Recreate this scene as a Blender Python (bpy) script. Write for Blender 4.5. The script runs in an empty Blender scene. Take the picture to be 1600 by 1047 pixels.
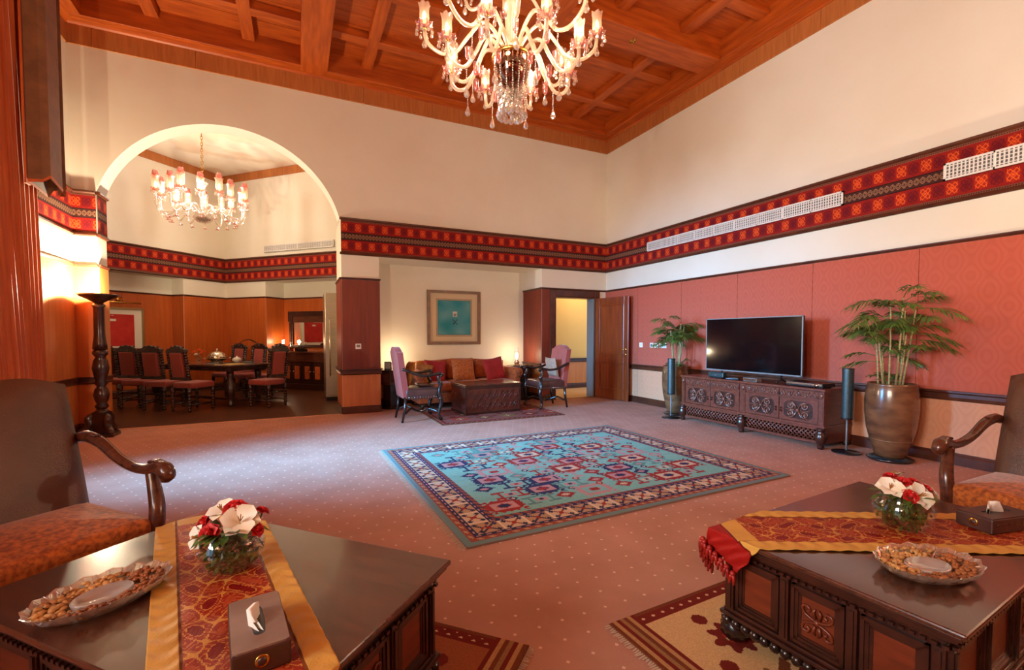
import bpy, math, random
import numpy as np
from mathutils import Vector, Matrix, Euler
R = math.radians
PI = math.pi
scn = bpy.context.scene
col = scn.collection

# ------------------------------------------------------------------ camera
cam_d = bpy.data.cameras.new('camera')
cam = bpy.data.objects.new('camera', cam_d); col.objects.link(cam)
cam.location = (0, 0, 1.30)
cam.rotation_euler = (R(90 - 2.05), 0, R(-25.258))
cam_d.sensor_width = 36.0
cam_d.lens = 713.78 / 1600 * 36
cam_d.shift_y = 26.36 / 1600
cam_d.clip_start = 0.05
scn.camera = cam

# ------------------------------------------------------------------ view, world, daylight
scn.view_settings.view_transform = 'Standard'
scn.view_settings.look = 'None'
scn.view_settings.gamma = 1
scn.view_settings.use_curve_mapping = False
scn.view_settings.exposure = 0.42
scn.cycles.use_denoising = True
scn.cycles.max_bounces = 10
scn.cycles.diffuse_bounces = 5
scn.cycles.glossy_bounces = 4
scn.cycles.transparent_max_bounces = 24
scn.cycles.caustics_reflective = False
scn.cycles.caustics_refractive = False
scn.cycles.sample_clamp_indirect = 4.0
scn.cycles.blur_glossy = 0.6
world = bpy.data.worlds.new('world'); scn.world = world
world.use_nodes = True
world.node_tree.nodes['Background'].inputs[0].default_value = (0.42, 0.68, 1.0, 1)
world.node_tree.nodes['Background'].inputs[1].default_value = 1.2

def area_light(name, loc, rot, sx, sy, power, color):
    d = bpy.data.lights.new(name, 'AREA'); d.shape = 'RECTANGLE'; d.size = sx; d.size_y = sy
    d.energy = power; d.color = color
    o = bpy.data.objects.new(name, d); o.location = loc; o.rotation_euler = rot
    col.objects.link(o); return o
def point_light(name, loc, power, color, radius=0.05, parent=None):
    d = bpy.data.lights.new(name, 'POINT'); d.energy = power; d.color = color; d.shadow_soft_size = radius
    o = bpy.data.objects.new(name, d); o.location = loc; o.parent = parent
    col.objects.link(o); return o
# daylight through the left window, then fill light at an added unseen window
DAY = (0.16, 0.52, 1.0)
area_light('daylight_and_fill', (-2.90, 5.05, 1.85), (0, R(-90 + 17), R(4)), 2.0, 0.8, 185, DAY).data.spread = R(56)
area_light('daylight_and_fill', (-2.90, 0.60, 2.35), (0, R(-90 - 4), R(18)), 1.6, 1.2, 75, (1.0, 0.95, 0.92)).data.spread = R(85)

# ------------------------------------------------------------------ helpers
def lin(c):
    return tuple(((v / 255) / 12.92 if v / 255 <= 0.04045 else ((v / 255 + 0.055) / 1.055) ** 2.4) for v in c)

class MB:
    """collects polygons; build() links them as one mesh object"""
    def __init__(s): s.v = []; s.f = []; s.sm = []
    def add(s, vs, fs, smooth=False):
        n = len(s.v); s.v.extend([tuple(v) for v in vs])
        for f in fs: s.f.append(tuple(i + n for i in f)); s.sm.append(smooth)
        return s
    def box(s, x0, x1, y0, y1, z0, z1):
        v = [(x0,y0,z0),(x1,y0,z0),(x1,y1,z0),(x0,y1,z0),(x0,y0,z1),(x1,y0,z1),(x1,y1,z1),(x0,y1,z1)]
        return s.add(v, [(0,3,2,1),(4,5,6,7),(0,1,5,4),(1,2,6,5),(2,3,7,6),(3,0,4,7)])
    def cbox(s, x, y, z, sx, sy, sz):
        return s.box(x-sx/2, x+sx/2, y-sy/2, y+sy/2, z-sz/2, z+sz/2)
    def mbox(s, M, sx, sy, sz):
        v = [M @ Vector((a*sx/2, b*sy/2, c*sz/2)) for c in (-1,1) for a, b in ((-1,-1),(1,-1),(1,1),(-1,1))]
        return s.add(v, [(0,3,2,1),(4,5,6,7),(0,1,5,4),(1,2,6,5),(2,3,7,6),(3,0,4,7)])
    def rbox(s, x0, x1, y0, y1, z0, z1, r, dome=0.0, n=3, seg=4):
        """cushion like box: rounded all round, top optionally domed"""
        cx, cy = (x0+x1)/2, (y0+y1)/2; hx, hy = (x1-x0)/2, (y1-y0)/2
        prof = []
        for i in range(n+1):
            a = PI/2*i/n; prof.append((r*(1-math.sin(a)), z0 + r*(1-math.cos(a))))
        prof = [(r*(1-math.sin(PI/2*i/n)), z0 + r*(1-math.cos(PI/2*i/n))) for i in range(n+1)]
        prof += [(r*(1-math.cos(PI/2*i/n)), z1 - r*(1-math.sin(PI/2*i/n))) for i in range(n+1)]
        for k in (0.25, 0.5, 0.75): prof.append((r + k*(min(hx, hy)-r), z1 + dome*math.sin(PI/2*k)))
        rings = []
        for ins, z in prof:
            ring = []
            rr = max(r*1.2 - ins*0.5, 0.004)
            ax, ay = hx-ins, hy-ins
            rr = min(rr, ax*0.9, ay*0.9)
            for q, (qx, qy) in enumerate(((1,1),(-1,1),(-1,-1),(1,-1))):
                for k in range(seg+1):
                    a = PI/2*q + PI/2*k/seg
                    ring.append((cx + qx*(ax-rr) + rr*math.cos(a), cy + qy*(ay-rr) + rr*math.sin(a), z))
            rings.append(ring)
        m = len(rings[0]); vs = [p for rg in rings for p in rg]; fs = []
        for i in range(len(rings)-1):
            for j in range(m): fs.append((i*m+j, i*m+(j+1) % m, (i+1)*m+(j+1) % m, (i+1)*m+j))
        fs.append(tuple(range(m-1, -1, -1))); fs.append(tuple((len(rings)-1)*m + j for j in range(m)))
        return s.add(vs, fs, True)
    def prism(s, poly, d0, d1, axis='y', smooth=False):
        """extrude a 2D outline (u,v); axis y: (u,d,v), x: (d,u,v), z: (u,v,d)"""
        f = {'y': lambda u, v, d: (u, d, v), 'x': lambda u, v, d: (d, u, v), 'z': lambda u, v, d: (u, v, d)}[axis]
        n = len(poly); vs = [f(u, v, d0) for u, v in poly] + [f(u, v, d1) for u, v in poly]
        fs = [(i, (i+1) % n, n+(i+1) % n, n+i) for i in range(n)]
        s.add(vs, fs, smooth)
        s.add(vs, [tuple(range(n-1, -1, -1)), tuple(range(n, 2*n))])
        return s
    def lathe(s, prof, n=16, c=(0,0,0), a0=0, twist=0, lobes=0, lobe=0, M=None, smooth=True):
        vs = []; m = n
        for k, (r, z) in enumerate(prof):
            for j in range(n):
                a = a0 + 2*PI*j/n
                rr = r*(1 + lobe*math.cos(lobes*(a + twist*z))) if lobes else r
                p = Vector((rr*math.cos(a), rr*math.sin(a), z))
                if M is not None: p = M @ p
                vs.append((p[0]+c[0], p[1]+c[1], p[2]+c[2]))
        fs = [(i*m+j, i*m+(j+1) % m, (i+1)*m+(j+1) % m, (i+1)*m+j) for i in range(len(prof)-1) for j in range(m)]
        if prof[0][0] > 1e-4: fs.append(tuple(range(m-1, -1, -1)))
        if prof[-1][0] > 1e-4: fs.append(tuple((len(prof)-1)*m+j for j in range(m)))
        return s.add(vs, fs, smooth)
    def tube(s, pts, rad, n=8, cap=True, flat=1.0, smooth=True):
        P = [Vector(p) for p in pts]
        rads = rad if isinstance(rad, (list, tuple)) else [rad]*len(P)
        T = []
        for i in range(len(P)):
            t = P[min(i+1, len(P)-1)] - P[max(i-1, 0)]
            T.append(t.normalized() if t.length > 1e-9 else Vector((0,0,1)))
        up = Vector((0,0,1)) if abs(T[0].z) < 0.9 else Vector((1,0,0))
        N = (up - T[0]*up.dot(T[0])).normalized(); vs = []
        for i in range(len(P)):
            N = (N - T[i]*N.dot(T[i]))
            N = N.normalized() if N.length > 1e-6 else Vector((1,0,0))
            B = T[i].cross(N)
            for j in range(n):
                a = 2*PI*j/n
                vs.append(P[i] + (N*math.cos(a) + B*math.sin(a)*flat)*rads[i])
        fs = [(i*n+j, i*n+(j+1) % n, (i+1)*n+(j+1) % n, (i+1)*n+j) for i in range(len(P)-1) for j in range(n)]
        if cap: fs += [tuple(range(n-1, -1, -1)), tuple((len(P)-1)*n+j for j in range(n))]
        return s.add(vs, fs, smooth)
    def ball(s, c, r, n=8, m=6, sc=(1,1,1)):
        prof = [(math.sin(PI*i/m)*r, -math.cos(PI*i/m)*r) for i in range(m+1)]
        vs = []; 
        for rr, z in prof:
            for j in range(n):
                a = 2*PI*j/n
                vs.append((c[0]+rr*math.cos(a)*sc[0], c[1]+rr*math.sin(a)*sc[1], c[2]+z*sc[2]))
        return s.add(vs, [(i*n+j, i*n+(j+1) % n, (i+1)*n+(j+1) % n, (i+1)*n+j) for i in range(m) for j in range(n)], True)
    def mesh(s, name):
        me = bpy.data.meshes.new(name); me.from_pydata(s.v, [], s.f)
        me.polygons.foreach_set('use_smooth', s.sm); me.update(); return me
    def build(s, name, mat, parent=None, bevel=0.0, loc=None, rotz=0):
        o = bpy.data.objects.new(name, s.mesh(name)); col.objects.link(o)
        o.data.materials.append(mat); o.parent = parent
        if loc: o.location = loc
        if rotz: o.rotation_euler = (0, 0, rotz)
        if bevel:
            b = o.modifiers.new('bevel', 'BEVEL'); b.width = bevel; b.segments = 2; b.limit_method = 'ANGLE'; b.angle_limit = R(50)
        return o

def tag(o, label, cat, group=None):
    o['label'] = label; o['category'] = cat
    if group: o['group'] = group
    return o
def thing(name, label, cat, loc=(0,0,0), rotz=0, group=None):
    o = bpy.data.objects.new(name, None); col.objects.link(o); o.empty_display_size = 0.1
    o.location = loc; o.rotation_euler = (0, 0, rotz)
    return tag(o, label, cat, group)
def struct(o): o['kind'] = 'structure'; return o
def copy_tree(o, parent=None):
    kids = list(o.children)
    c = o.copy(); col.objects.link(c); c.parent = parent
    for k in kids: copy_tree(k, c)
    return c
def clone(o, label, loc, rotz=0, group=None):
    c = copy_tree(o); c.location = loc; c.rotation_euler = (0, 0, rotz); c['label'] = label
    if group: c['group'] = group
    return c
def share(o, name, parent, loc=(0,0,0), rot=(0,0,0), scale=(1,1,1)):
    c = bpy.data.objects.new(name, o.data); col.objects.link(c); c.parent = parent
    c.location = loc; c.rotation_euler = rot; c.scale = scale
    for m in o.modifiers:
        if m.type == 'BEVEL':
            b = c.modifiers.new('bevel', 'BEVEL'); b.width = m.width; b.segments = m.segments; b.limit_method = 'ANGLE'; b.angle_limit = m.angle_limit
    return c
def smooth_path(pts, k=6):
    P = [Vector(p) for p in pts]; out = []
    for i in range(len(P)-1):
        p0, p1, p2, p3 = P[max(i-1,0)], P[i], P[i+1], P[min(i+2,len(P)-1)]
        for j in range(k):
            t = j/k
            out.append(0.5*((2*p1) + (p2-p0)*t + (2*p0-5*p1+4*p2-p3)*t*t + (3*p1-p0-3*p2+p3)*t**3))
    out.append(P[-1]); return out
def lerp_list(vals, n):
    m = len(vals)-1
    return [vals[min(int(i*m/(n-1)), m-1)] + (vals[min(int(i*m/(n-1)), m-1)+1]-vals[min(int(i*m/(n-1)), m-1)])*(i*m/(n-1)-min(int(i*m/(n-1)), m-1)) for i in range(n)]
def bead(n, r0, r1, z0, z1, per=6):
    """profile of a barley-twist / bobbin turned post"""
    return [(r0 + (r1-r0)*abs(math.sin(PI*i/per)), z0 + (z1-z0)*i/(n*per)) for i in range(n*per+1)]

# ------------------------------------------------------------------ materials
def nodes_of(name):
    m = bpy.data.materials.new(name); m.use_nodes = True
    nt = m.node_tree; b = nt.nodes['Principled BSDF']; return m, nt, b
def link(nt, a, b): nt.links.new(a, b)
def mat(name, c1, c2=None, rough=0.5, metal=0.0, scale=8.0, stretch=(1,1,1), bump=0.0, bscale=60.0, coat=0.0, sheen=0.0, detail=4.0, lo=0.35, hi=0.68, spec=0.5):
    m, nt, b = nodes_of(name); N = nt.nodes
    b.inputs['Roughness'].default_value = rough; b.inputs['Metallic'].default_value = metal
    b.inputs['Base Color'].default_value = (*lin(c1), 1)
    b.inputs['Specular IOR Level'].default_value = spec
    if coat: b.inputs['Coat Weight'].default_value = coat; b.inputs['Coat Roughness'].default_value = 0.12
    if sheen: b.inputs['Sheen Weight'].default_value = sheen; b.inputs['Sheen Roughness'].default_value = 0.4
    if c2 or bump:
        tc = N.new('ShaderNodeTexCoord'); mp = N.new('ShaderNodeMapping'); mp.inputs['Scale'].default_value = stretch
        link(nt, tc.outputs['Object'], mp.inputs['Vector'])
    if c2:
        nz = N.new('ShaderNodeTexNoise'); nz.inputs['Scale'].default_value = scale; nz.inputs['Detail'].default_value = detail
        link(nt, mp.outputs[0], nz.inputs['Vector'])
        rp = N.new('ShaderNodeValToRGB'); rp.color_ramp.elements[0].position = lo; rp.color_ramp.elements[1].position = hi
        rp.color_ramp.elements[0].color = (*lin(c1), 1); rp.color_ramp.elements[1].color = (*lin(c2), 1)
        link(nt, nz.outputs['Fac'], rp.inputs['Fac']); link(nt, rp.outputs['Color'], b.inputs['Base Color'])
    if bump:
        n2 = N.new('ShaderNodeTexNoise'); n2.inputs['Scale'].default_value = bscale; n2.inputs['Detail'].default_value = 3
        link(nt, mp.outputs[0], n2.inputs['Vector'])
        bp = N.new('ShaderNodeBump'); bp.inputs['Strength'].default_value = bump; bp.inputs['Distance'].default_value = 0.01
        link(nt, n2.outputs['Fac'], bp.inputs['Height']); link(nt, bp.outputs['Normal'], b.inputs['Normal'])
    return m
def painted(name, rough=0.9, bump=0.25, bscale=300.0, sheen=0.0):
    """colour woven or printed into the thing, one colour per cell of its mesh"""
    m, nt, b = nodes_of(name); N = nt.nodes
    at = N.new('ShaderNodeAttribute'); at.attribute_name = 'Col'
    link(nt, at.outputs['Color'], b.inputs['Base Color']); b.inputs['Roughness'].default_value = rough
    b.inputs['Specular IOR Level'].default_value = 0.2
    if sheen: b.inputs['Sheen Weight'].default_value = sheen
    tc = N.new('ShaderNodeTexCoord'); n2 = N.new('ShaderNodeTexNoise'); n2.inputs['Scale'].default_value = bscale
    link(nt, tc.outputs['Object'], n2.inputs['Vector'])
    bp = N.new('ShaderNodeBump'); bp.inputs['Strength'].default_value = bump; bp.inputs['Distance'].default_value = 0.004
    link(nt, n2.outputs['Fac'], bp.inputs['Height']); link(nt, bp.outputs['Normal'], b.inputs['Normal'])
    return m
def thin_glass(name, tint=(255,255,255), gloss=(255,255,255), face=0.08, edge=0.75, rough=0.03, milk=0.0, milkcol=(255,240,225)):
    m = bpy.data.materials.new(name); m.use_nodes = True; nt = m.node_tree; N = nt.nodes; N.clear()
    out = N.new('ShaderNodeOutputMaterial'); tr = N.new('ShaderNodeBsdfTransparent'); gl = N.new('ShaderNodeBsdfGlossy')
    tr.inputs[0].default_value = (*lin(tint), 1); gl.inputs[0].default_value = (*lin(gloss), 1); gl.inputs['Roughness'].default_value = rough
    lw = N.new('ShaderNodeLayerWeight'); lw.inputs['Blend'].default_value = 0.35
    mr = N.new('ShaderNodeMapRange'); mr.inputs['To Min'].default_value = face; mr.inputs['To Max'].default_value = edge
    link(nt, lw.outputs['Facing'], mr.inputs['Value'])
    mx = N.new('ShaderNodeMixShader'); link(nt, mr.outputs[0], mx.inputs[0]); link(nt, tr.outputs[0], mx.inputs[1]); link(nt, gl.outputs[0], mx.inputs[2])
    last = mx.outputs[0]
    if milk:
        df = N.new('ShaderNodeBsdfTranslucent'); df.inputs[0].default_value = (*lin(milkcol), 1)
        d2 = N.new('ShaderNodeBsdfDiffuse'); d2.inputs[0].default_value = (*lin(milkcol), 1)
        ms = N.new('ShaderNodeMixShader'); ms.inputs[0].default_value = 0.5; link(nt, df.outputs[0], ms.inputs[1]); link(nt, d2.outputs[0], ms.inputs[2])
        m2 = N.new('ShaderNodeMixShader'); m2.inputs[0].default_value = milk; link(nt, last, m2.inputs[1]); link(nt, ms.outputs[0], m2.inputs[2]); last = m2.outputs[0]
    link(nt, last, out.inputs['Surface']); return m
def emit(name, c, s):
    m = bpy.data.materials.new(name); m.use_nodes = True; nt = m.node_tree; nt.nodes.clear()
    out = nt.nodes.new('ShaderNodeOutputMaterial'); e = nt.nodes.new('ShaderNodeEmission')
    e.inputs[0].default_value = (*lin(c), 1); e.inputs[1].default_value = s; link(nt, e.outputs[0], out.inputs[0]); return m
def damask(name, c1, c2, kx, kz, axis, rough=0.75):
    """ogee figure woven into a wall fabric; axis: horizontal axis of the wall"""
    m, nt, b = nodes_of(name); N = nt.nodes
    tc = N.new('ShaderNodeTexCoord'); sp = N.new('ShaderNodeSeparateXYZ'); link(nt, tc.outputs['Object'], sp.inputs[0])
    def math_(op, a, bb=None):
        n = N.new('ShaderNodeMath'); n.operation = op
        for i, v in enumerate((a, bb)):
            if v is None: continue
            if isinstance(v, (int, float)): n.inputs[i].default_value = v
            else: link(nt, v, n.inputs[i])
        return n.outputs[0]
    h = sp.outputs[axis]; z = sp.outputs[2]
    s1 = math_('SINE', math_('MULTIPLY', z, kz))
    u = math_('ADD', math_('MULTIPLY', h, kx), math_('MULTIPLY', s1, 0.9))
    u2 = math_('SUBTRACT', math_('MULTIPLY', h, kx), math_('MULTIPLY', s1, 0.9))
    f = math_('MULTIPLY', math_('ABSOLUTE', math_('SINE', u)), math_('ABSOLUTE', math_('SINE', u2)))
    g = math_('ABSOLUTE', math_('SINE', math_('MULTIPLY', f, 7.0)))
    nz = N.new('ShaderNodeTexNoise'); nz.inputs['Scale'].default_value = 90; link(nt, tc.outputs['Object'], nz.inputs['Vector'])
    k = math_('ADD', math_('MULTIPLY', g, 0.6), math_('MULTIPLY', nz.outputs['Fac'], 0.45))
    rp = N.new('ShaderNodeValToRGB'); rp.color_ramp.elements[0].color = (*lin(c1), 1); rp.color_ramp.elements[1].color = (*lin(c2), 1)
    link(nt, k, rp.inputs['Fac']); link(nt, rp.outputs['Color'], b.inputs['Base Color']); b.inputs['Roughness'].default_value = rough
    b.inputs['Specular IOR Level'].default_value = 0.25
    return m
def carpet_mat(name, c1, c2, cd):
    m, nt, b = nodes_of(name); N = nt.nodes
    tc = N.new('ShaderNodeTexCoord'); sp = N.new('ShaderNodeSeparateXYZ'); link(nt, tc.outputs['Object'], sp.inputs[0])
    def M(op, a, bb=None):
        n = N.new('ShaderNodeMath'); n.operation = op
        for i, v in enumerate((a, bb)):
            if v is None: continue
            if isinstance(v, (int, float)): n.inputs[i].default_value = v
            else: link(nt, v, n.inputs[i])
        return n.outputs[0]
    def dots(ox, oy):
        u = M('SUBTRACT', M('FLOORED_MODULO', M('ADD', sp.outputs[0], ox), 0.12), 0.06)
        v = M('SUBTRACT', M('FLOORED_MODULO', M('ADD', sp.outputs[1], oy), 0.24), 0.12)
        d = M('ADD', M('ABSOLUTE', u), M('ABSOLUTE', v)); return M('LESS_THAN', d, 0.0095)
    d = M('MAXIMUM', dots(0.06, 0.05), dots(0.0, 0.17))
    nz = N.new('ShaderNodeTexNoise'); nz.inputs['Scale'].default_value = 3.0; nz.inputs['Detail'].default_value = 8; link(nt, tc.outputs['Object'], nz.inputs['Vector'])
    rp = N.new('ShaderNodeValToRGB'); rp.color_ramp.elements[0].position = 0.3; rp.color_ramp.elements[1].position = 0.7
    rp.color_ramp.elements[0].color = (*lin(c1), 1); rp.color_ramp.elements[1].color = (*lin(c2), 1); link(nt, nz.outputs['Fac'], rp.inputs['Fac'])
    mx = N.new('ShaderNodeMix'); mx.data_type = 'RGBA'; link(nt, d, mx.inputs['Factor']); link(nt, rp.outputs['Color'], mx.inputs['A']); mx.inputs['B'].default_value = (*lin(cd), 1)
    link(nt, mx.outputs['Result'], b.inputs['Base Color']); b.inputs['Roughness'].default_value = 0.95; b.inputs['Specular IOR Level'].default_value = 0.1
    n2 = N.new('ShaderNodeTexNoise'); n2.inputs['Scale'].default_value = 260; link(nt, tc.outputs['Object'], n2.inputs['Vector'])
    bp = N.new('ShaderNodeBump'); bp.inputs['Strength'].default_value = 0.5; bp.inputs['Distance'].default_value = 0.006
    link(nt, n2.outputs['Fac'], bp.inputs['Height']); link(nt, bp.outputs['Normal'], b.inputs['Normal'])
    return m

CREAM = mat('cream_plaster', (230,222,205), (225,215,196), rough=0.85, scale=1.2, spec=0.2)
WHITE = mat('white_paint', (240,232,220), rough=0.7, spec=0.3)
TERRA = damask('terracotta_damask', (176,82,62), (185,92,71), 11.4, 10.0, 0)
PEACH = damask('peach_damask', (204,140,104), (212,152,116), 11.4, 10.0, 0)
VENEER = mat('red_wood_veneer', (104,28,6), (122,40,10), rough=0.5, scale=3, stretch=(6,6,0.5), detail=5)
VENLOW = mat('light_wood_veneer', (192,108,52), (206,124,64), rough=0.42, scale=3, stretch=(6,6,0.5), detail=5)
DINVEN = mat('dining_wood_veneer', (170,76,24), (186,90,32), rough=0.4, scale=3, stretch=(6,6,0.4), detail=5)
CORNW = mat('cornice_wood', (168,98,46), (188,114,58), rough=0.5, scale=4, stretch=(8,8,0.6), detail=5)
CEILW = mat('ceiling_teak', (156,64,12), (190,88,22), rough=0.45, scale=3, stretch=(0.7,6,6), detail=6)
CEILY = mat('ceiling_teak_long', (156,64,12), (190,88,22), rough=0.45, scale=3, stretch=(6,0.7,6), detail=6)
MOLD = mat('dark_moulding', (70,34,22), (90,46,28), rough=0.3, scale=6, stretch=(1,1,1))
DARK = mat('dark_carved_wood', (46,22,16), (66,32,22), rough=0.28, scale=10, coat=0.2)
BLACKW = mat('ebonised_wood', (26,16,14), (40,24,20), rough=0.25, scale=12, coat=0.3)
WALNUT = mat('walnut', (72,36,24), (98,50,32), rough=0.25, scale=5, stretch=(1,7,7), coat=0.25)
TABTOP = mat('polished_table_top', (66,34,22), (88,48,32), rough=0.25, scale=5, stretch=(0.8,9,9), coat=0.8)
REDPAN = mat('reddish_panel', (96,40,22), (118,52,28), rough=0.3, scale=6, stretch=(1,6,6))
CABW = mat('cabinet_wood', (92,44,32), (116,58,40), rough=0.3, scale=6, stretch=(5,1,5))
CARPET = carpet_mat('dotted_carpet', (178,130,110), (192,144,124), (228,196,172))
PLANKM = mat('dark_floor_planks', (70,40,24), (98,58,34), rough=0.28, scale=2.5, stretch=(1,9,1))
BRASS = mat('brass', (208,158,76), rough=0.25, metal=1)
STEEL = mat('brushed_steel', (176,164,140), (196,184,160), rough=0.32, metal=0.9, scale=4, stretch=(1,1,60))
SILVER = mat('silver', (220,205,180), rough=0.18, metal=1)
LEATH = mat('brown_leather', (74,42,28), (92,56,38), rough=0.36, scale=5, bump=0.25, bscale=140)
LEATHD = mat('dark_leather_seat', (64,36,32), (84,50,44), rough=0.35, scale=6, bump=0.2, bscale=120)
PAISLEY = mat('orange_patterned_velvet', (128,58,16), (196,104,30), rough=0.8, scale=48, detail=8, bump=0.2, bscale=180, sheen=0.3, lo=0.36, hi=0.64)
PINKF = mat('dusty_pink_stripe', (146,62,54), (164,80,70), rough=0.8, scale=7, stretch=(9,9,0.4), sheen=0.3)
SOFAF = mat('rust_sofa_chenille', (150,66,18), (182,92,34), rough=0.85, scale=28, bump=0.2, bscale=150, sheen=0.25)
REDC = mat('crimson_velvet', (140,16,14), (158,24,18), rough=0.8, scale=10, sheen=0.3)
GOLDF = mat('gold_cushion', (150,92,30), (182,122,50), rough=0.75, scale=16, bump=0.2)
BEIGEC = mat('beige_brocade', (150,112,92), (178,142,118), rough=0.8, scale=40)
CURT = mat('rust_curtain', (190,78,12), (208,96,22), rough=0.6, scale=4, stretch=(4,4,0.3), sheen=0.5)
VELVET = mat('brown_velvet', (110,68,38), (136,88,52), rough=0.7, scale=6, bump=0.1, sheen=0.5)
BLACK = mat('black_plastic', (18,18,20), rough=0.3)
SCREEN = mat('tv_screen', (6,6,9), rough=0.08, coat=0.6)
SPKM = mat('speaker_metal', (60,74,76), (70,86,88), rough=0.35, metal=0.6, scale=40)
GREYP = mat('grey_plastic', (120,122,122), rough=0.4)
VENTM = mat('vent_white', (226,220,212), rough=0.5)
VENTD = mat('vent_slot', (96,92,90), rough=0.7)
POTM = mat('glazed_pot', (82,52,34), (124,84,54), rough=0.24, scale=4, stretch=(1,1,2.5), detail=7, coat=0.3)
SOIL = mat('soil', (48,32,22), (70,48,32), rough=0.95, scale=40, bump=0.6)
LEAF = mat('palm_leaf', (62,92,34), (104,128,52), rough=0.5, scale=14)
LEAFD = mat('vase_leaf', (44,66,22), (88,108,40), rough=0.45, scale=20)
CANE = mat('palm_cane', (150,140,92), (186,174,124), rough=0.6, scale=12, stretch=(1,1,4))
GLASS = thin_glass('clear_glass', face=0.03, edge=0.35)
CRYST = thin_glass('crystal', tint=(250,244,238), face=0.30, edge=0.85, rough=0.08, milk=0.18, milkcol=(255,236,214))
ARMG = thin_glass('glass_arm', tint=(255,246,232), face=0.25, edge=0.7, rough=0.12, milk=0.45, milkcol=(255,238,212))
PINKG = thin_glass('pink_glass', tint=(246,176,170), face=0.2, edge=0.6, rough=0.06, milk=0.25, milkcol=(236,150,142))
SHADEG = thin_glass('shade_glass', tint=(255,228,214), face=0.10, edge=0.4, rough=0.06, milk=0.35, milkcol=(255,226,200))
WINEG = thin_glass('wine_red_glass', tint=(128,44,40), gloss=(255,210,180), face=0.22, edge=0.7, rough=0.05)
BULB = emit('lit_bulb', (255,222,170), 7)
FLAME = emit('lit_lamp', (255,214,150), 16)
PAPER = mat('tissue_paper', (244,236,220), rough=0.9)
ROSE = mat('red_rose', (176,14,16), (206,30,26), rough=0.6, scale=30)
LILY = mat('white_lily', (244,236,218), (232,216,184), rough=0.55, scale=14)
CHINA = mat('white_china', (236,228,210), rough=0.2)
NUTC = mat('mixed_nuts', (150,90,40), (212,160,94), rough=0.6, scale=18, detail=1)
NUTD = mat('brown_nuts', (112,58,24), (160,92,42), rough=0.6, scale=18, detail=1)
WELLG = thin_glass('reflection_white_crystal', tint=(250,244,238), face=0.3, edge=0.8, rough=0.08, milk=0.5, milkcol=(255,246,236))  # whiteness put in for the reflections of clear crystal
CHESTW = mat('carved_chest_wood', (74,30,20), (96,42,28), rough=0.35, scale=8)
WOVEN = painted('woven_wool', rough=0.95)
FRIEZEM = painted('kilim_frieze', rough=0.85, bump=0.15)
SATIN = painted('runner_silk', rough=0.5, bump=0.3, bscale=120)
REDSAT = mat('red_satin', (132,18,14), (166,34,24), rough=0.4, scale=10)
# ------------------------------------------------------------------ the room shell
XL, XR, YB, YF = -2.66, 5.98, 7.98, -1.0
ZC = 5.68
def paintgrid(name, arr, cw, ch, fn, material, skirt=None):
    """grid of coloured cells; arr[row, column] linear rgb; fn maps (u, v) arrays to xyz"""
    ny, nx = arr.shape[:2]
    u, v = np.meshgrid(np.arange(nx+1)*cw, np.arange(ny+1)*ch)
    P = np.stack(fn(u, v), -1).reshape(-1, 3)
    i = np.arange(ny*(nx+1)).reshape(ny, nx+1)[:, :nx].ravel()
    F = np.stack([i, i+1, i+nx+2, i+nx+1], -1)
    C = arr.reshape(-1, 3)
    if skirt is not None:      # thickness: a skirt round the rim in one colour
        rim = np.concatenate([np.arange(nx+1), np.arange(1, ny+1)*(nx+1)+nx, (ny*(nx+1)+np.arange(nx-1, -1, -1)), np.arange(ny-1, 0, -1)*(nx+1)])
        low = P[rim].copy(); low[:, 2] -= skirt[0]; n0 = len(P); P = np.concatenate([P, low]); m = len(rim); k = np.arange(m)
        F = np.concatenate([F, np.stack([rim, n0+k, n0+(k+1) % m, rim[(k+1) % m]], -1)]); C = np.concatenate([C, np.tile(np.array(skirt[1]), (m, 1))])
    me = bpy.data.meshes.new(name)
    me.vertices.add(len(P)); me.vertices.foreach_set('co', P.astype(np.float32).ravel())
    me.loops.add(len(F)*4); me.loops.foreach_set('vertex_index', F.astype(np.int32).ravel())
    me.polygons.add(len(F)); me.polygons.foreach_set('loop_start', np.arange(len(F), dtype=np.int32)*4)
    me.update(calc_edges=True)
    at = me.attributes.new('Col', 'FLOAT_COLOR', 'FACE')
    at.data.foreach_set('color', np.concatenate([C, np.ones((len(C), 1))], 1).astype(np.float32).ravel())
    me.polygons.foreach_set('use_smooth', np.ones(len(F), dtype=bool))
    me.materials.append(material); return me
def L3(*c): return np.array(lin(c))
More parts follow.
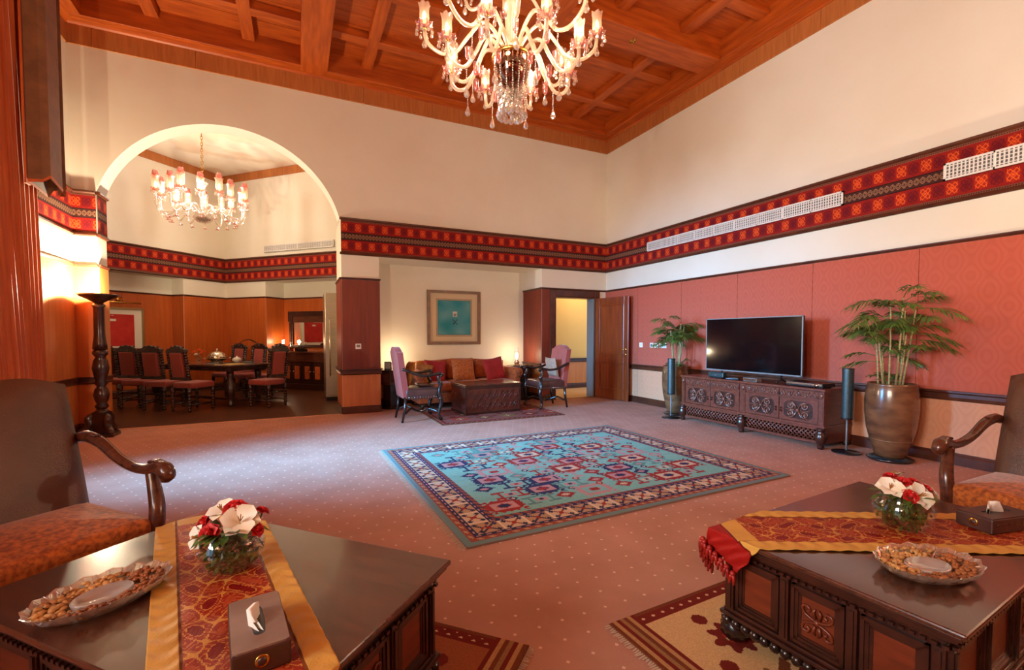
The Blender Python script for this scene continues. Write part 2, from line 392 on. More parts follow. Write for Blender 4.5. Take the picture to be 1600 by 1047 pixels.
def frieze_tile():
    """one repeat of the woven band, 48 x 116 cells of 4.5 mm"""
    red, org, pur, brn, tan, blk = L3(150,32,20), L3(222,92,36), L3(92,16,28), L3(66,36,32), L3(150,108,80), L3(40,16,14)
    A = np.zeros((116, 48, 3)); A[:] = red
    y, x = np.mgrid[0:38, 0:48]; x = (x+0.5)/2; y = (y+0.5)/2
    row = np.zeros((38, 48, 3)); row[:] = L3(138,26,20)
    for cx, c, bgc in ((6, org, L3(158,38,21)), (18, pur, L3(122,22,22))):
        X, Y = x-cx, y-9.5
        row[(abs(X)*1.25 + abs(Y)) <= 9] = bgc
        row[(abs(X)*1.25 + abs(Y)) <= 4.5] = L3(176,48,24) if c is org else L3(110,18,24)
        for qx, qy in ((-2.4, -3.2), (2.4, -3.2), (-2.4, 3.2), (2.4, 3.2)):
            r = abs(X-qx)/2.5+abs(Y-qy)/3.3; row[(r > 0.70) & (r < 1.08)] = c
            row[(abs(X-qx*1.75) < 0.4) & (abs(Y-qy*1.75) < 0.9)] = c
        row[(abs(X) < 0.8) & (abs(Y) < 1.0)] = c
    y, x = np.mgrid[0:24, 0:48]; x = x/2; y = y/2
    mid = np.zeros((24, 48, 3)); mid[:] = brn
    for ph in (0, PI):
        w = 5.75 + 3.4*np.sin(2*PI*x/12 + ph); mid[abs(y-w) < 0.6] = tan
    for cx in (3, 9): r = np.hypot((x % 12)-cx, (y-5.75)*0.9); mid[(abs(r-1.5) < 0.35)] = tan
    bd = np.zeros((6, 48, 3)); bd[:] = L3(120,70,52); bd[2:4, ::4] = blk; bd[2:4, 1::4] = blk; bd[0:2, 2::4] = L3(150,90,66)
    A[0:6] = bd; A[6:44] = row; A[44:46] = blk; A[46:70] = mid; A[70:72] = blk; A[72:110] = row; A[110:116] = bd
    return A
FT = frieze_tile()
def frieze_mesh(w):
    n = max(2, round(w/0.0045)); idx = np.arange(n) % 48
    return paintgrid('frieze_panel', FT[:, idx], w/n, 0.0045, lambda u, v: (u, 0*u, v), FRIEZEM)
FMESH = {}
def frieze(parent, ox, oy, theta, length, seg=1.08, z0=2.665, off=0.012):
    dx, dy = math.cos(theta), math.sin(theta); nx, ny = math.sin(theta), -math.cos(theta)
    s = 0.0
    while s < length-1e-4:
        w = min(seg, length-s); k = round(w, 3)
        if k not in FMESH: FMESH[k] = frieze_mesh(w)
        o = bpy.data.objects.new('frieze_panel', FMESH[k]); col.objects.link(o); o.parent = parent
        o.location = (ox+dx*s+nx*off, oy+dy*s+ny*off, z0); o.rotation_euler = (0, 0, theta); s += w
def run(name, ox, oy, theta, length, prof, material, parent):
    return MB().prism([(-d, z) for d, z in prof], 0, length, 'x').build(name, material, parent, loc=(ox, oy, 0), rotz=theta)
CAP = lambda z: [(0,z-0.035),(0.015,z-0.035),(0.03,z-0.012),(0.03,z),(0,z)]
DADO = [(0,0.645),(0.02,0.645),(0.036,0.66),(0.026,0.678),(0.026,0.712),(0.046,0.725),(0.046,0.742),(0,0.742)]
BASE = [(0,0),(0.022,0),(0.022,0.09),(0.012,0.105),(0.012,0.12),(0,0.12)]
FTOP = [(0,3.187),(0.03,3.187),(0.045,3.2),(0.045,3.222),(0.02,3.23),(0,3.23)]
FBOT = [(0,2.625),(0.02,2.625),(0.036,2.64),(0.03,2.665),(0,2.665)]
PANELMESH = {}
def panels(name, parent, ox, oy, theta, length, seg, z0, z1, material, first=None, t=0.012, gap=0.005):
    """separate sheets of facing set side by side along a wall"""
    dx, dy = math.cos(theta), math.sin(theta); s = 0.0; i = 0
    while s < length-1e-4:
        w = min(first if (first and i == 0) else seg, length-s); key = (round(w, 3), z0, z1, material.name)
        if key not in PANELMESH:
            m = MB().box(gap/2, w-gap/2, -t, 0, z0+0.002, z1-0.002).mesh(name); m.materials.append(material); PANELMESH[key] = m
        o = bpy.data.objects.new(name, PANELMESH[key]); col.objects.link(o); o.parent = parent
        o.location = (ox+dx*s, oy+dy*s, 0); o.rotation_euler = (0, 0, theta); s += w; i += 1
def dress(parent, ox, oy, theta, length, upper, lower, seg=1.1, first=None, parts='fcdb'):
    """frieze, cap, wainscot, dado, base along one stretch of wall"""
    if 'f' in parts:
        frieze(parent, ox, oy, theta, length)
        run('frieze_moulding', ox, oy, theta, length, FTOP, MOLD, parent); run('frieze_moulding', ox, oy, theta, length, FBOT, MOLD, parent)
    if 'c' in parts:
        run('wainscot_cap', ox, oy, theta, length, CAP(2.255), MOLD, parent)
        panels('wainscot_panel', parent, ox, oy, theta, length, seg, 0.742, 2.22, upper, first)
        panels('lower_panel', parent, ox, oy, theta, length, seg, 0.12, 0.645, lower, first)
    if 'd' in parts: run('dado_rail', ox, oy, theta, length, DADO, MOLD, parent)
    if 'b' in parts: run('baseboard', ox, oy, theta, length, BASE, MOLD, parent)

# floor
struct(MB().box(XL, XR, YF, 8.02, -0.06, 0).box(1.28, 4.42, 8.02, 8.78, -0.06, 0).build('floor', CARPET))
struct(MB().box(-5.6, 1.28, 8.02, 15.2, -0.08, -0.012).build('floor_dining', PLANKM, rotz=0))
struct(MB().box(4.5, 9.0, 8.02, 9.9, -0.06, -0.004).build('floor_corridor', mat('corridor_carpet', (204,160,112), (214,172,124), rough=0.95, scale=5)))
struct(run('trim_1', -2.40, 8.03, 0, 3.07, [(0.0,-0.01),(0.05,-0.01),(0.05,0.006),(0.03,0.01),(0,0.006)], mat('carpet_edge', (196,140,104), rough=0.8), None))

# right wall
wr = struct(MB().box(XR, XR+0.2, YF-0.2, YB+0.4, -0.05, 5.75).build('wall_right', CREAM))
dress(wr, XR, YB, R(-90), YB-YF, TERRA, PEACH, seg=1.1, first=1.02)
panels('cornice_panel', wr, XR, YB, R(-90), YB-YF, 1.15, 5.11, 5.38, CORNW, first=0.9, t=0.02)
# rear wall behind the camera
wf = struct(MB().box(XL, XR, YF-0.2, YF, -0.05, 5.75).build('wall_front', CREAM))
dress(wf, XR, YF, R(180), XR-XL, TERRA, PEACH)
# left wall: one tall window, plus an unseen one added for fill light
WIN = ((-0.1, 1.3), (4.55, 5.95)); WZ0, WZ1 = 0.15, 3.3
b = MB(); ys = [YF-0.2, WIN[0][0], WIN[0][1], WIN[1][0], WIN[1][1], YB+0.33]
for i in (0, 2, 4): b.box(XL-0.2, XL, ys[i], ys[i+1], -0.05, 5.75)
for y0, y1 in WIN: b.box(XL-0.2, XL, y0, y1, -0.05, WZ0).box(XL-0.2, XL, y0, y1, WZ1, 5.75)
wl = struct(b.build('wall_left', CREAM))
dress(wl, XL, 6.35, R(90), YB-6.35, VENLOW, VENLOW, seg=0.9)
dress(wl, XL, 1.45, R(90), 2.9, VENLOW, VENLOW, seg=0.9)
panels('cornice_panel', wl, XL, YF, R(90), YB-YF, 1.15, 5.11, 5.38, CORNW, t=0.02)
for k, (y0, y1) in enumerate(WIN):
    w = struct(MB().box(XL-0.16, XL-0.08, y0, y0+0.07, WZ0, WZ1).box(XL-0.16, XL-0.08, y1-0.07, y1, WZ0, WZ1)
               .box(XL-0.16, XL-0.08, y0, y1, WZ0, WZ0+0.07).box(XL-0.16, XL-0.08, y0, y1, WZ1-0.07, WZ1)
               .box(XL-0.14, XL-0.10, (y0+y1)/2-0.03, (y0+y1)/2+0.03, WZ0, WZ1).build('window_%d' % (k+1), MOLD))
    for h in (0, 1):
        ya, yb = (y0+0.07, (y0+y1)/2-0.03) if h == 0 else ((y0+y1)/2+0.03, y1-0.07)
        MB().box(XL-0.122, XL-0.118, ya, yb, WZ0+0.07, WZ1-0.07).build('pane', thin_glass('window_pane', face=0.04, edge=0.5) if k+h == 0 else bpy.data.materials['window_pane'], w)

# back wall: arch, pier, alcove, door opening
TH = 0.33; AX0, AX1 = -2.40, 0.66; ACX = (AX0+AX1)/2; AH = (AX1-AX0)/2; RISE = 1.175
AR = (AH*AH+RISE*RISE)/(2*RISE); ACZ = 3.21+RISE-AR
b = MB(); n = 40; ang0 = math.asin(AH/AR)
arc = [(ACX+AR*math.sin(-ang0+2*ang0*i/n), ACZ+AR*math.cos(-ang0+2*ang0*i/n)) for i in range(n+1)]
outline = [(XL, 3.21)] + arc + [(XR, 3.21), (XR, 5.75), (XL, 5.75)]
fr = [(x, YB, z) for x, z in arc]; bk = [(x, YB+TH, z) for x, z in arc]
tp = [(x, YB, 5.75) for x, z in arc]; tk = [(x, YB+TH, 5.75) for x, z in arc]
vs = fr+bk+tp+tk; m = n+1; fs = []
for i in range(n): fs += [(i, i+1, 2*m+i+1, 2*m+i), (m+i+1, m+i, 3*m+i, 3*m+i+1)]
b.add(vs, fs)
b.box(XL, AX0, YB, YB+TH, 3.21, 5.75).box(AX1, XR, YB, YB+TH, 3.21, 5.75)
b.box(XL, AX0, YB, YB+TH, -0.05, 3.21)                              # left pilaster
b.box(AX1+0.02, 1.28, YB, 8.90, -0.05, 3.21)                          # pier
b.box(1.28, 4.42, YB, 8.90, 2.63, 3.21)                               # lintel over the alcove
b.box(1.28, 4.42, 8.78, 8.90, -0.05, 2.63)                            # alcove back
b.box(4.42, 4.73, YB, 8.90, -0.05, 3.21)                              # right pier
b.box(4.73, 5.70, YB, YB+0.22, 2.10, 3.21).box(5.70, XR, YB, YB+0.22, -0.05, 3.21)
wb = struct(b.build('wall_back', CREAM))
MB().add([v for v in fr+bk], [(i+1, i, m+i, m+i+1) for i in range(n)], True).build('arch_soffit', WHITE, wb)
panels('cornice_panel', wb, XL, YB, 0, XR-XL, 1.15, 5.11, 5.38, CORNW, first=0.27, t=0.02)
dress(wb, XL, YB, 0, AX0-XL, VENLOW, VENLOW, parts='fcdb')
dress(wb, AX0, YB, R(90), TH, VENLOW, VENLOW, parts='fcdb')
frieze(wb, AX1+0.02, YB, 0, XR-AX1-0.02)
run('frieze_moulding', AX1, YB, 0, XR-AX1, FTOP, MOLD, wb); run('frieze_moulding', AX1, YB, 0, XR-AX1, FBOT, MOLD, wb)
dress(wb, AX1+0.02, YB, 0, 1.28-AX1-0.02, VENEER, VENLOW, parts='cdb')
dress(wb, AX1+0.02, 8.9, R(-90), 0.92, VENEER, VENLOW, parts='cdb')
dress(wb, 1.28, YB, R(90), 0.8, VENEER, VENLOW, parts='cdb')
dress(wb, 4.42, 8.78, R(-90), 0.80, VENEER, VENLOW, parts='cdb')
dress(wb, 4.42, YB, 0, 0.18, VENEER, VENEER, parts='cb')
run('wainscot_cap', 4.60, YB, 0, XR-4.60, CAP(2.255), MOLD, wb)
run('baseboard', 1.28, 8.78, 0, 3.14, BASE, MOLD, wb)
# door frame and the open door leaf
DOORW = mat('door_wood', (112,42,12), (136,58,18), rough=0.3, scale=4, stretch=(6,6,0.5), coat=0.2)
df = MB(); fp = 0.03
df.box(4.60, 4.73, YB-fp, YB, 0, 2.22).box(5.68, 5.80, YB-fp, YB, 0, 2.22).box(4.73, 5.68, YB-fp, YB, 2.09, 2.22)
d1 = struct(df.build('door_1', MOLD, None, bevel=0.006))
MB().box(4.73, 4.75, YB, YB+0.24, 0, 2.09).box(4.73, 5.68, YB, YB+0.24, 2.07, 2.09).build('door_jamb', MOLD, d1)
MB().box(5.66, 5.68, YB-0.002, YB+0.24, 0, 2.07).build('strike_jamb', GREYP, d1)
MB().box(4.73, 5.68, YB-0.01, YB+0.05, -0.002, 0.008).build('threshold', BRASS, d1)
leaf = thing('door_leaf', 'open panelled wooden door leaf standing beside the right wall', 'door', (5.70, YB-0.04, 0.01), math.atan2(-0.86, 0.15))
W_, H_ = 0.88, 2.06
b = MB().box(0, 0.11, -0.02, 0.02, 0, H_).box(W_-0.11, W_, -0.02, 0.02, 0, H_).box(0.11, W_-0.11, -0.02, 0.02, 0, 0.2).box(0.11, W_-0.11, -0.02, 0.02, 0.74, 0.90).box(0.11, W_-0.11, -0.02, 0.02, H_-0.14, H_)
b.build('stile_frame', DOORW, leaf, bevel=0.004)
for z0, z1 in ((0.2, 0.74), (0.90, H_-0.14)):
    MB().box(0.11, W_-0.11, -0.010, 0.010, z0, z1).build('door_panel', DOORW, leaf)
    b = MB()
    for sy in (-1, 1):
        ya, yb = (-0.030, -0.008) if sy < 0 else (0.008, 0.030)
        b.box(0.105, 0.135, ya, yb, z0, z1).box(W_-0.135, W_-0.105, ya, yb, z0, z1).box(0.105, W_-0.105, ya, yb, z0, z0+0.03).box(0.105, W_-0.105, ya, yb, z1-0.03, z1)
    b.build('panel_bead', DOORW, leaf, bevel=0.006)
for sy in (-1, 1):
    b = MB().ball((W_-0.06, sy*0.022, 1.02), 0.028, sc=(1,0.4,1)).tube([(W_-0.06, sy*0.02, 1.02), (W_-0.06, sy*0.07, 1.02), (W_-0.09, sy*0.075, 1.02), (W_-0.18, sy*0.075, 1.02)], 0.010)
    b.ball((W_-0.06, sy*0.022, 0.92), 0.026, sc=(1,0.4,1)); b.build('handle', BRASS, leaf)
# corridor beyond the door
wc = MB().box(4.4, 9.0, 9.60, 9.75, -0.05, 2.9).box(8.9, 9.05, 8.2, 9.6, -0.05, 2.9)
wc = struct(wc.build('wall_corridor', mat('warm_yellow_plaster', (232,188,112), rough=0.85)))
dress(wc, 4.4, 9.60, 0, 4.5, VENLOW, VENLOW, parts='db')
panels('lower_panel', wc, 4.4, 9.60, 0, 4.5, 1.1, 0.12, 0.645, mat('corridor_veneer', (204,120,50), (216,134,60), rough=0.4, scale=3, stretch=(6,6,0.5)))
struct(MB().box(4.4, 9.0, YB+0.2, 9.75, 2.9, 3.0).build('ceiling_corridor', WHITE))
point_light('corridor_lamp', (6.3, 8.9, 2.6), 22, (1.0, 0.74, 0.42), 0.1)

# ceiling: boards, main beams, lesser beams, frame
ce = struct(MB().box(XL, XR, YF, YB, ZC+0.03, ZC+0.10).build('ceiling', CEILW))
FRW = 0.23
BX = [(XL+FRW, 0.12), (0.50, 2.80), (3.20, XR-FRW)]; BY = [(YF+FRW, 1.65), (2.05, 4.95), (5.35, YB-FRW)]
pl = {}
rnd = random.Random(4)
for x0, x1 in BX:
    k = round(x1-x0, 3); y = YF
    m = MB().box(0, x1-x0+0.1, 0.002, 0.236, 0, 0.03).mesh('plank'); m.materials.append(CEILW)
    while y < YB-0.1:
        o = bpy.data.objects.new('plank', m); col.objects.link(o); o.parent = ce; o.location = (x0-0.05, y, ZC+rnd.uniform(0, 0.006)); y += 0.24
for x0, x1 in ((0.12, 0.50), (2.80, 3.20)): MB().box(x0, x1, YF, YB, 5.38, ZC+0.03).build('main_beam', CEILY, ce, bevel=0.008)
for y0, y1 in ((1.65, 2.05), (4.95, 5.35)):
    for x0, x1 in BX: MB().box(x0, x1, y0, y1, 5.382, ZC+0.03).build('main_beam', CEILW, ce, bevel=0.008)
SBX = (-1.69, -0.56, 1.09, 2.22, 3.92, 5.03); SBY = (7.08, 6.03, 4.25, 2.75, 1.0, -0.1)
for x in SBX:
    for y0, y1 in BY: MB().box(x-0.08, x+0.08, y0, y1, 5.57, ZC+0.02).build('lesser_beam', CEILY, ce, bevel=0.006)
for y in SBY:
    for x0, x1 in BX: MB().box(x0, x1, y-0.08, y+0.08, 5.572, ZC+0.02).build('lesser_beam', CEILW, ce, bevel=0.006)
b = MB().box(XL, XR, YB-FRW, YB, 5.385, ZC+0.03).box(XL, XR, YF, YF+FRW, 5.385, ZC+0.03); b.build('ceiling_frame', CEILW, ce, bevel=0.006)
b = MB().box(XL, XL+FRW, YF+FRW, YB-FRW, 5.385, ZC+0.03).box(XR-FRW, XR, YF+FRW, YB-FRW, 5.385, ZC+0.03); b.build('ceiling_frame', CEILY, ce, bevel=0.006)
for (ox, oy, th, ln) in ((XL, YB, 0, XR-XL), (XR, YB, R(-90), YB-YF), (XL, YF, R(90), YB-YF)):
    run('crown_moulding', ox, oy, th, ln, [(0,5.36),(0.03,5.36),(0.05,5.375),(0.11,5.385),(0.11,5.40),(0,5.40)], CEILW, ce)

# dining room, turned 45 degrees: local x runs along its sideboard wall, local y points away from the room
P0 = (-1.60, 13.65); DR = R(-45)
def dxy(a, b): return (P0[0] - 0.70711*a + 0.70711*b, P0[1] - 0.70711*a - 0.70711*b)
wd1 = MB().box(-0.6, 4.3, 0, 0.7, 2.63, 5.5).box(-0.6, 1.32, 0, 0.7, -0.05, 2.63).box(1.32, 4.3, 0.56, 0.7, -0.05, 2.63)
wd1 = struct(wd1.build('wall_dining_right', CREAM, loc=(*P0, 0), rotz=DR))
wd2 = MB().box(-0.6, 0, -5.4, 0, 2.63, 5.5).box(-0.6, 0, -1.07, 0, -0.05, 2.63).box(-0.6, -0.40, -5.4, -1.07, -0.05, 2.63)
wd2 = struct(wd2.build('wall_dining_left', CREAM, loc=(*P0, 0), rotz=DR))
frieze(wd1, 0, 0, 0, 4.1); frieze(wd2, 0, -5.4, R(90), 5.4)
for p_, q, th, ln in ((wd1, (0, 0), 0, 4.1), (wd2, (0, -5.4), R(90), 5.4)):
    run('frieze_moulding', *q, th, ln, FTOP, MOLD, p_); run('frieze_moulding', *q, th, ln, FBOT, MOLD, p_)
    panels('cornice_panel', p_, *q, th, ln, 1.2, 5.11, 5.30, CORNW, t=0.02)
for p_, ox, oy, th, ln in ((wd1, 0, 0, 0, 1.32), (wd1, 1.32, 0, R(90), 0.56), (wd1, 1.32, 0.56, 0, 2.9), (wd2, 0, -1.07, R(90), 1.07), (wd2, -0.40, -1.07, 0, 0.40), (wd2, -0.40, -5.4, R(90), 4.33)):
    run('wainscot_cap', ox, oy, th, ln, CAP(2.255), MOLD, p_)
    panels('wainscot_panel', p_, ox, oy, th, ln, 1.1, 0.12, 2.22, DINVEN); run('baseboard', ox, oy, th, ln, BASE, MOLD, p_)
struct(MB().box(1.10, 1.28, 8.88, 11.3, -0.05, 5.5).box(1.28, 1.30, 8.88, 9.0, -0.05, 0).build('wall_dining_front', CREAM))
struct(MB().box(-5.75, -5.6, 8.31, 10.3, -0.05, 5.5).box(-5.6, -2.66, 8.20, 8.31, -0.05, 5.5).build('wall_dining_side', CREAM))
SWIRL = mat('clouded_plaster', (240,226,206), (226,200,172), rough=0.8, scale=1.6, detail=2, lo=0.45, hi=0.6)
struct(MB().box(-5.75, 1.3, 8.31, 15.2, 5.30, 5.5).build('ceiling_dining', SWIRL))
def vent(name, label, ox, oy, theta, length, z0, h, sect):
    t = thing(name, label, 'air vent', (ox, oy, z0), theta)
    MB().box(0, length, -0.034, -0.018, 0, h).build('backing', VENTD, t)
    b = MB().box(0, length, -0.045, -0.018, 0, 0.018).box(0, length, -0.045, -0.018, h-0.018, h).box(0, 0.018, -0.045, -0.018, 0, h).box(length-0.018, length, -0.045, -0.018, 0, h)
    for k in range(1, sect): b.box(length*k/sect-0.006, length*k/sect+0.006, -0.045, -0.018, 0, h)
    b.build('frame', VENTM, t)
    b = MB(); n = int(length/0.03)
    for k in range(n): b.box(length*(k+0.3)/n, length*(k+0.7)/n, -0.040, -0.030, 0.01, h-0.01)
    for k in range(1, 5): b.box(0.01, length-0.01, -0.042, -0.034, h*k/5-0.004, h*k/5+0.004)
    b.build('grille', VENTM, t)
    return t
vent('air_vent', 'long white air-conditioning grille set in the frieze above the television', XR, 6.69, R(-90), 3.38, 2.86, 0.17, 9)
vent('air_vent', 'white air-conditioning grille in the frieze at the right edge', XR, 2.37, R(-90), 2.6, 2.86, 0.17, 7)
c_ = dxy(0, 1.33); v3 = vent('air_vent', 'narrow air-conditioning grille above the dining room frieze', c_[0], c_[1], DR, 2.1, 3.32, 0.16, 6)
# ------------------------------------------------------------------ rugs
def ring_dist(ny, nx):
    y, x = np.mgrid[0:ny, 0:nx]; return np.minimum(np.minimum(x, nx-1-x), np.minimum(y, ny-1-y)), x, y
def stamp(A, cx, cy, w, h, kind, c1, c2, c3):
    ny, nx = A.shape[:2]; y, x = np.mgrid[0:ny, 0:nx]; X, Y = x-cx, y-cy
    box = (abs(X) <= w) & (abs(Y) <= h)
    if kind == 0:      # stepped medallion with hooks
        d = np.maximum(abs(X)/w, abs(Y)/h); body = (abs(X) <= w) & (abs(Y) <= h) & (abs(X)/w + abs(Y)/h < 1.55)
        A[body] = c1; A[(abs(X) < w*0.68) & (abs(Y) < h*0.62)] = c2; A[(abs(X)/w + abs(Y)/h) < 0.5] = c1; A[(abs(X) <= w*0.25) & (abs(Y) <= h*0.25)] = c3
        hk = (abs(abs(X)-w) <= 1) & (abs(Y) <= h*1.25) & (Y % 4 < 2) | (abs(abs(Y)-h) <= 1) & (abs(X) <= w*1.1) & (X % 5 < 2); A[hk] = c1
    elif kind == 1:    # open hooked frame
        fr = box & ((abs(X) > w-2) | (abs(Y) > h-2)) & ((abs(X) > w*0.3) | (abs(Y) < h*0.4)); A[fr] = c1
        A[(abs(X) < w*0.55) & (abs(Y) < h*0.5)] = c2; A[(abs(X) < w*0.25) & (abs(Y) < h*0.22)] = c3
        for sx in (-1, 1):
            for sy in (-1, 1): A[(abs(X-sx*(w+2)) <= 2) & (abs(Y-sy*(h-1)) <= 1)] = c1
    else:              # small diamond
        A[(abs(X)/w + abs(Y)/h) <= 1] = c1; A[(abs(X)/w + abs(Y)/h) <= 0.45] = c2
def big_rug():
    nx, ny = 264, 220; d, x, y = ring_dist(ny, nx); rg = np.random.default_rng(3)
    slate, rust, navy, cream, tan, teal = L3(104,128,126), L3(142,74,58), L3(44,46,76), L3(196,170,140), L3(172,136,104), L3(120,166,150)
    red, pink, green = L3(146,44,40), L3(178,128,122), L3(92,128,118)
    A = np.zeros((ny, nx, 3)); A[:] = teal
    A += (rg.random((ny, nx, 1))-0.5)*0.05
    for k in range(26):   # abrash: dye lots differ from row to row
        r0 = int(rg.random()*ny); A[r0:r0+int(2+rg.random()*6)] *= 0.93+0.1*rg.random()
    cols = [(red, cream, navy), (navy, pink, red), (pink, teal, red), (red, pink, navy), (green, pink, navy)]
    k = 0
    for j, cy in enumerate(range(42, 184, 17)):
        for i in range(9):
            cx = 43 + i*23 + (11 if j % 2 else 0) + int(rg.integers(-2, 3))
            if cx > nx-40: continue
            c = cols[int(rg.integers(5))]; big = (i+j*2) % 3 == 0
            stamp(A, cx, cy, 12 if big else 8, 9 if big else 6, 0 if big else (1 if (i+j) % 2 else 2), *c)
            stamp(A, cx+11, cy+9, 3, 3, 2, red if (i+j) % 2 else navy, cream, cream)
    A[d < 29] = rust; m = (d < 29) & (d >= 26) & (((x+y) % 6) < 2); A[m] = navy
    A[(d < 26) & (d >= 23)] = navy; A[(d < 25) & (d >= 24) & (((x+y) // 3) % 2 == 0)] = pink
    band = (d < 23) & (d >= 11); A[band] = cream
    for side in range(4):
        if side < 2: on = band & (np.minimum(y, ny-1-y) <= np.minimum(x, nx-1-x)) & ((y < ny/2) == (side == 0)); s = x-11
        else: on = band & (np.minimum(x, nx-1-x) < np.minimum(y, ny-1-y)) & ((x < nx/2) == (side == 2)); s = y-9
        u = s % 16; v = d-16.5; cell = (s // 16) % 2
        A[on & (cell == 0)] = tan
        cross = (abs(abs(u-8)-abs(v)) < 1.1) & (abs(v) < 5)
        A[on & cross & (cell == 0)] = navy; A[on & cross & (cell == 1)] = rust
        A[on & (abs(u-8)+abs(v) < 2)] = red; A[on & (u < 1)] = L3(220,200,172)
        A[on & (abs(abs(u-8)-5)+abs(abs(v)-4) < 2)] = navy
    A[(d < 11) & (d >= 8)] = navy; A[(d < 10) & (d >= 9) & (((x-y) // 3) % 2 == 0)] = pink
    A[(d < 8) & (d >= 4)] = rust; A[(d < 7) & (d >= 5) & (((x+y) % 7) < 3)] = tan
    A[d < 4] = slate
    return np.clip(A, 0.005, 1)
arr = big_rug()
rug = bpy.data.objects.new('patterned_rug', paintgrid('patterned_rug', arr, 3.18/264, 2.64/220, lambda u, v: (u-1.59, v-1.32, 0*u+0.014), WOVEN, (0.013, L3(120,96,84))))
col.objects.link(rug); rug.location = (2.47, 3.95, 0); rug.rotation_euler = (0, 0, R(1.6))
tag(rug, 'large turquoise rug with hooked medallions and cream border in the room centre', 'rug')
FRING = mat('rug_fringe', (196,176,150), rough=0.95)
def fringe(parent, x, y0, y1, sgn, n, ln=0.05):
    b = MB(); r_ = random.Random(7)
    for i in range(n):
        y = y0+(y1-y0)*(i+0.5)/n; l = ln*r_.uniform(0.7, 1.1); dy = r_.uniform(-0.006, 0.006)
        b.add([(x, y-0.004, 0.006), (x, y+0.004, 0.006), (x+sgn*l, y+0.003+dy, 0.003), (x+sgn*l, y-0.003+dy, 0.003)], [(0, 1, 2, 3)])
    o = b.build('fringe', FRING, parent); o['kind'] = 'stuff'; return o
fringe(rug, -1.59, -1.32, 1.32, -1, 180); fringe(rug, 1.59, -1.32, 1.32, 1, 180)
def kilim(nx, ny, stripes_left, seed, field, warm):
    d, x, y = ring_dist(ny*2, nx*2); d, x, y = d/2, x/2, y/2; rg = np.random.default_rng(seed)
    A = np.zeros((ny*2, nx*2, 3)); A[:] = field
    brown, red, dkred, olive, cream = L3(112,56,30), L3(166,52,26), L3(110,30,20), L3(128,92,44), L3(210,180,136)
    cs = [red, brown, olive, dkred]
    for j, cy in enumerate(range(24, ny-14, 26)):
        for i, cx in enumerate(range(28, nx-16, 29)):
            X, Y = x-cx-(14 if j % 2 else 0), y-cy; r = np.hypot(X, Y*1.15); a = np.arctan2(Y, X)
            A[r < 10+2.0*np.cos(8*a)] = cs[(i+j) % 4]; A[r < 5] = cs[(i+j+1) % 4]
            A[((abs(X) < 1) | (abs(Y) < 1)) & (r < 5)] = cream
            A[(abs(X-14) < 5) & (abs(Y-X*0.6+4) < 2.4)] = brown; A[np.hypot(X+4, Y-15) < 3.6] = dkred
    A[d < 8] = dkred; A[(d >= 3) & (d < 6) & ((x+y) % 6 < 2) & ((x-y) % 6 < 2)] = cream; A[d < 2] = brown
    e = x if stripes_left else nx-1-x
    st = e < 14; pal = [brown, tan_ := L3(176,132,84), dkred, L3(146,108,66)]
    for q in range(14): A[st & (e >= q) & (e < q+1)] = pal[(q // 2) % 4]
    A *= 1+(rg.random((ny*2, nx*2, 1))-0.5)*0.25
    return np.clip(A, 0.004, 1)
def small_rug(name, label, loc, rotz, w, h, arr, sl, sk=0.009):
    ny, nx = arr.shape[:2]
    o = bpy.data.objects.new(name, paintgrid(name, arr, w/nx, h/ny, lambda u, v: (u-w/2, v-h/2, 0*u+0.010), WOVEN, (sk, L3(110,70,46))))
    col.objects.link(o); o.location = loc; o.rotation_euler = (0, 0, rotz); tag(o, label, 'rug')
    fringe(o, -w/2 if sl else w/2, -h/2, h/2, -1 if sl else 1, int(h/0.012), 0.03); return o
small_rug('kilim_rug', 'cream and rust flatwoven rug under the right coffee table', (2.30, 1.00, 0), R(2.5), 2.05, 1.34, kilim(205, 134, True, 5, L3(206,168,116), 1), True)
small_rug('kilim_rug', 'brown striped flatwoven rug under the left coffee table', (-0.180, 1.732, 0), R(-46), 1.56, 1.38, kilim(156, 138, False, 8, L3(150,84,48), 1), False)
A_ = kilim(170, 90, False, 11, L3(132,76,66), 1)
A_ = A_[:, :300]
small_rug('hearth_rug', 'small dusky floral rug under the carved chest', (2.92, 6.98, 0), 0, 2.08, 1.26, A_, False)

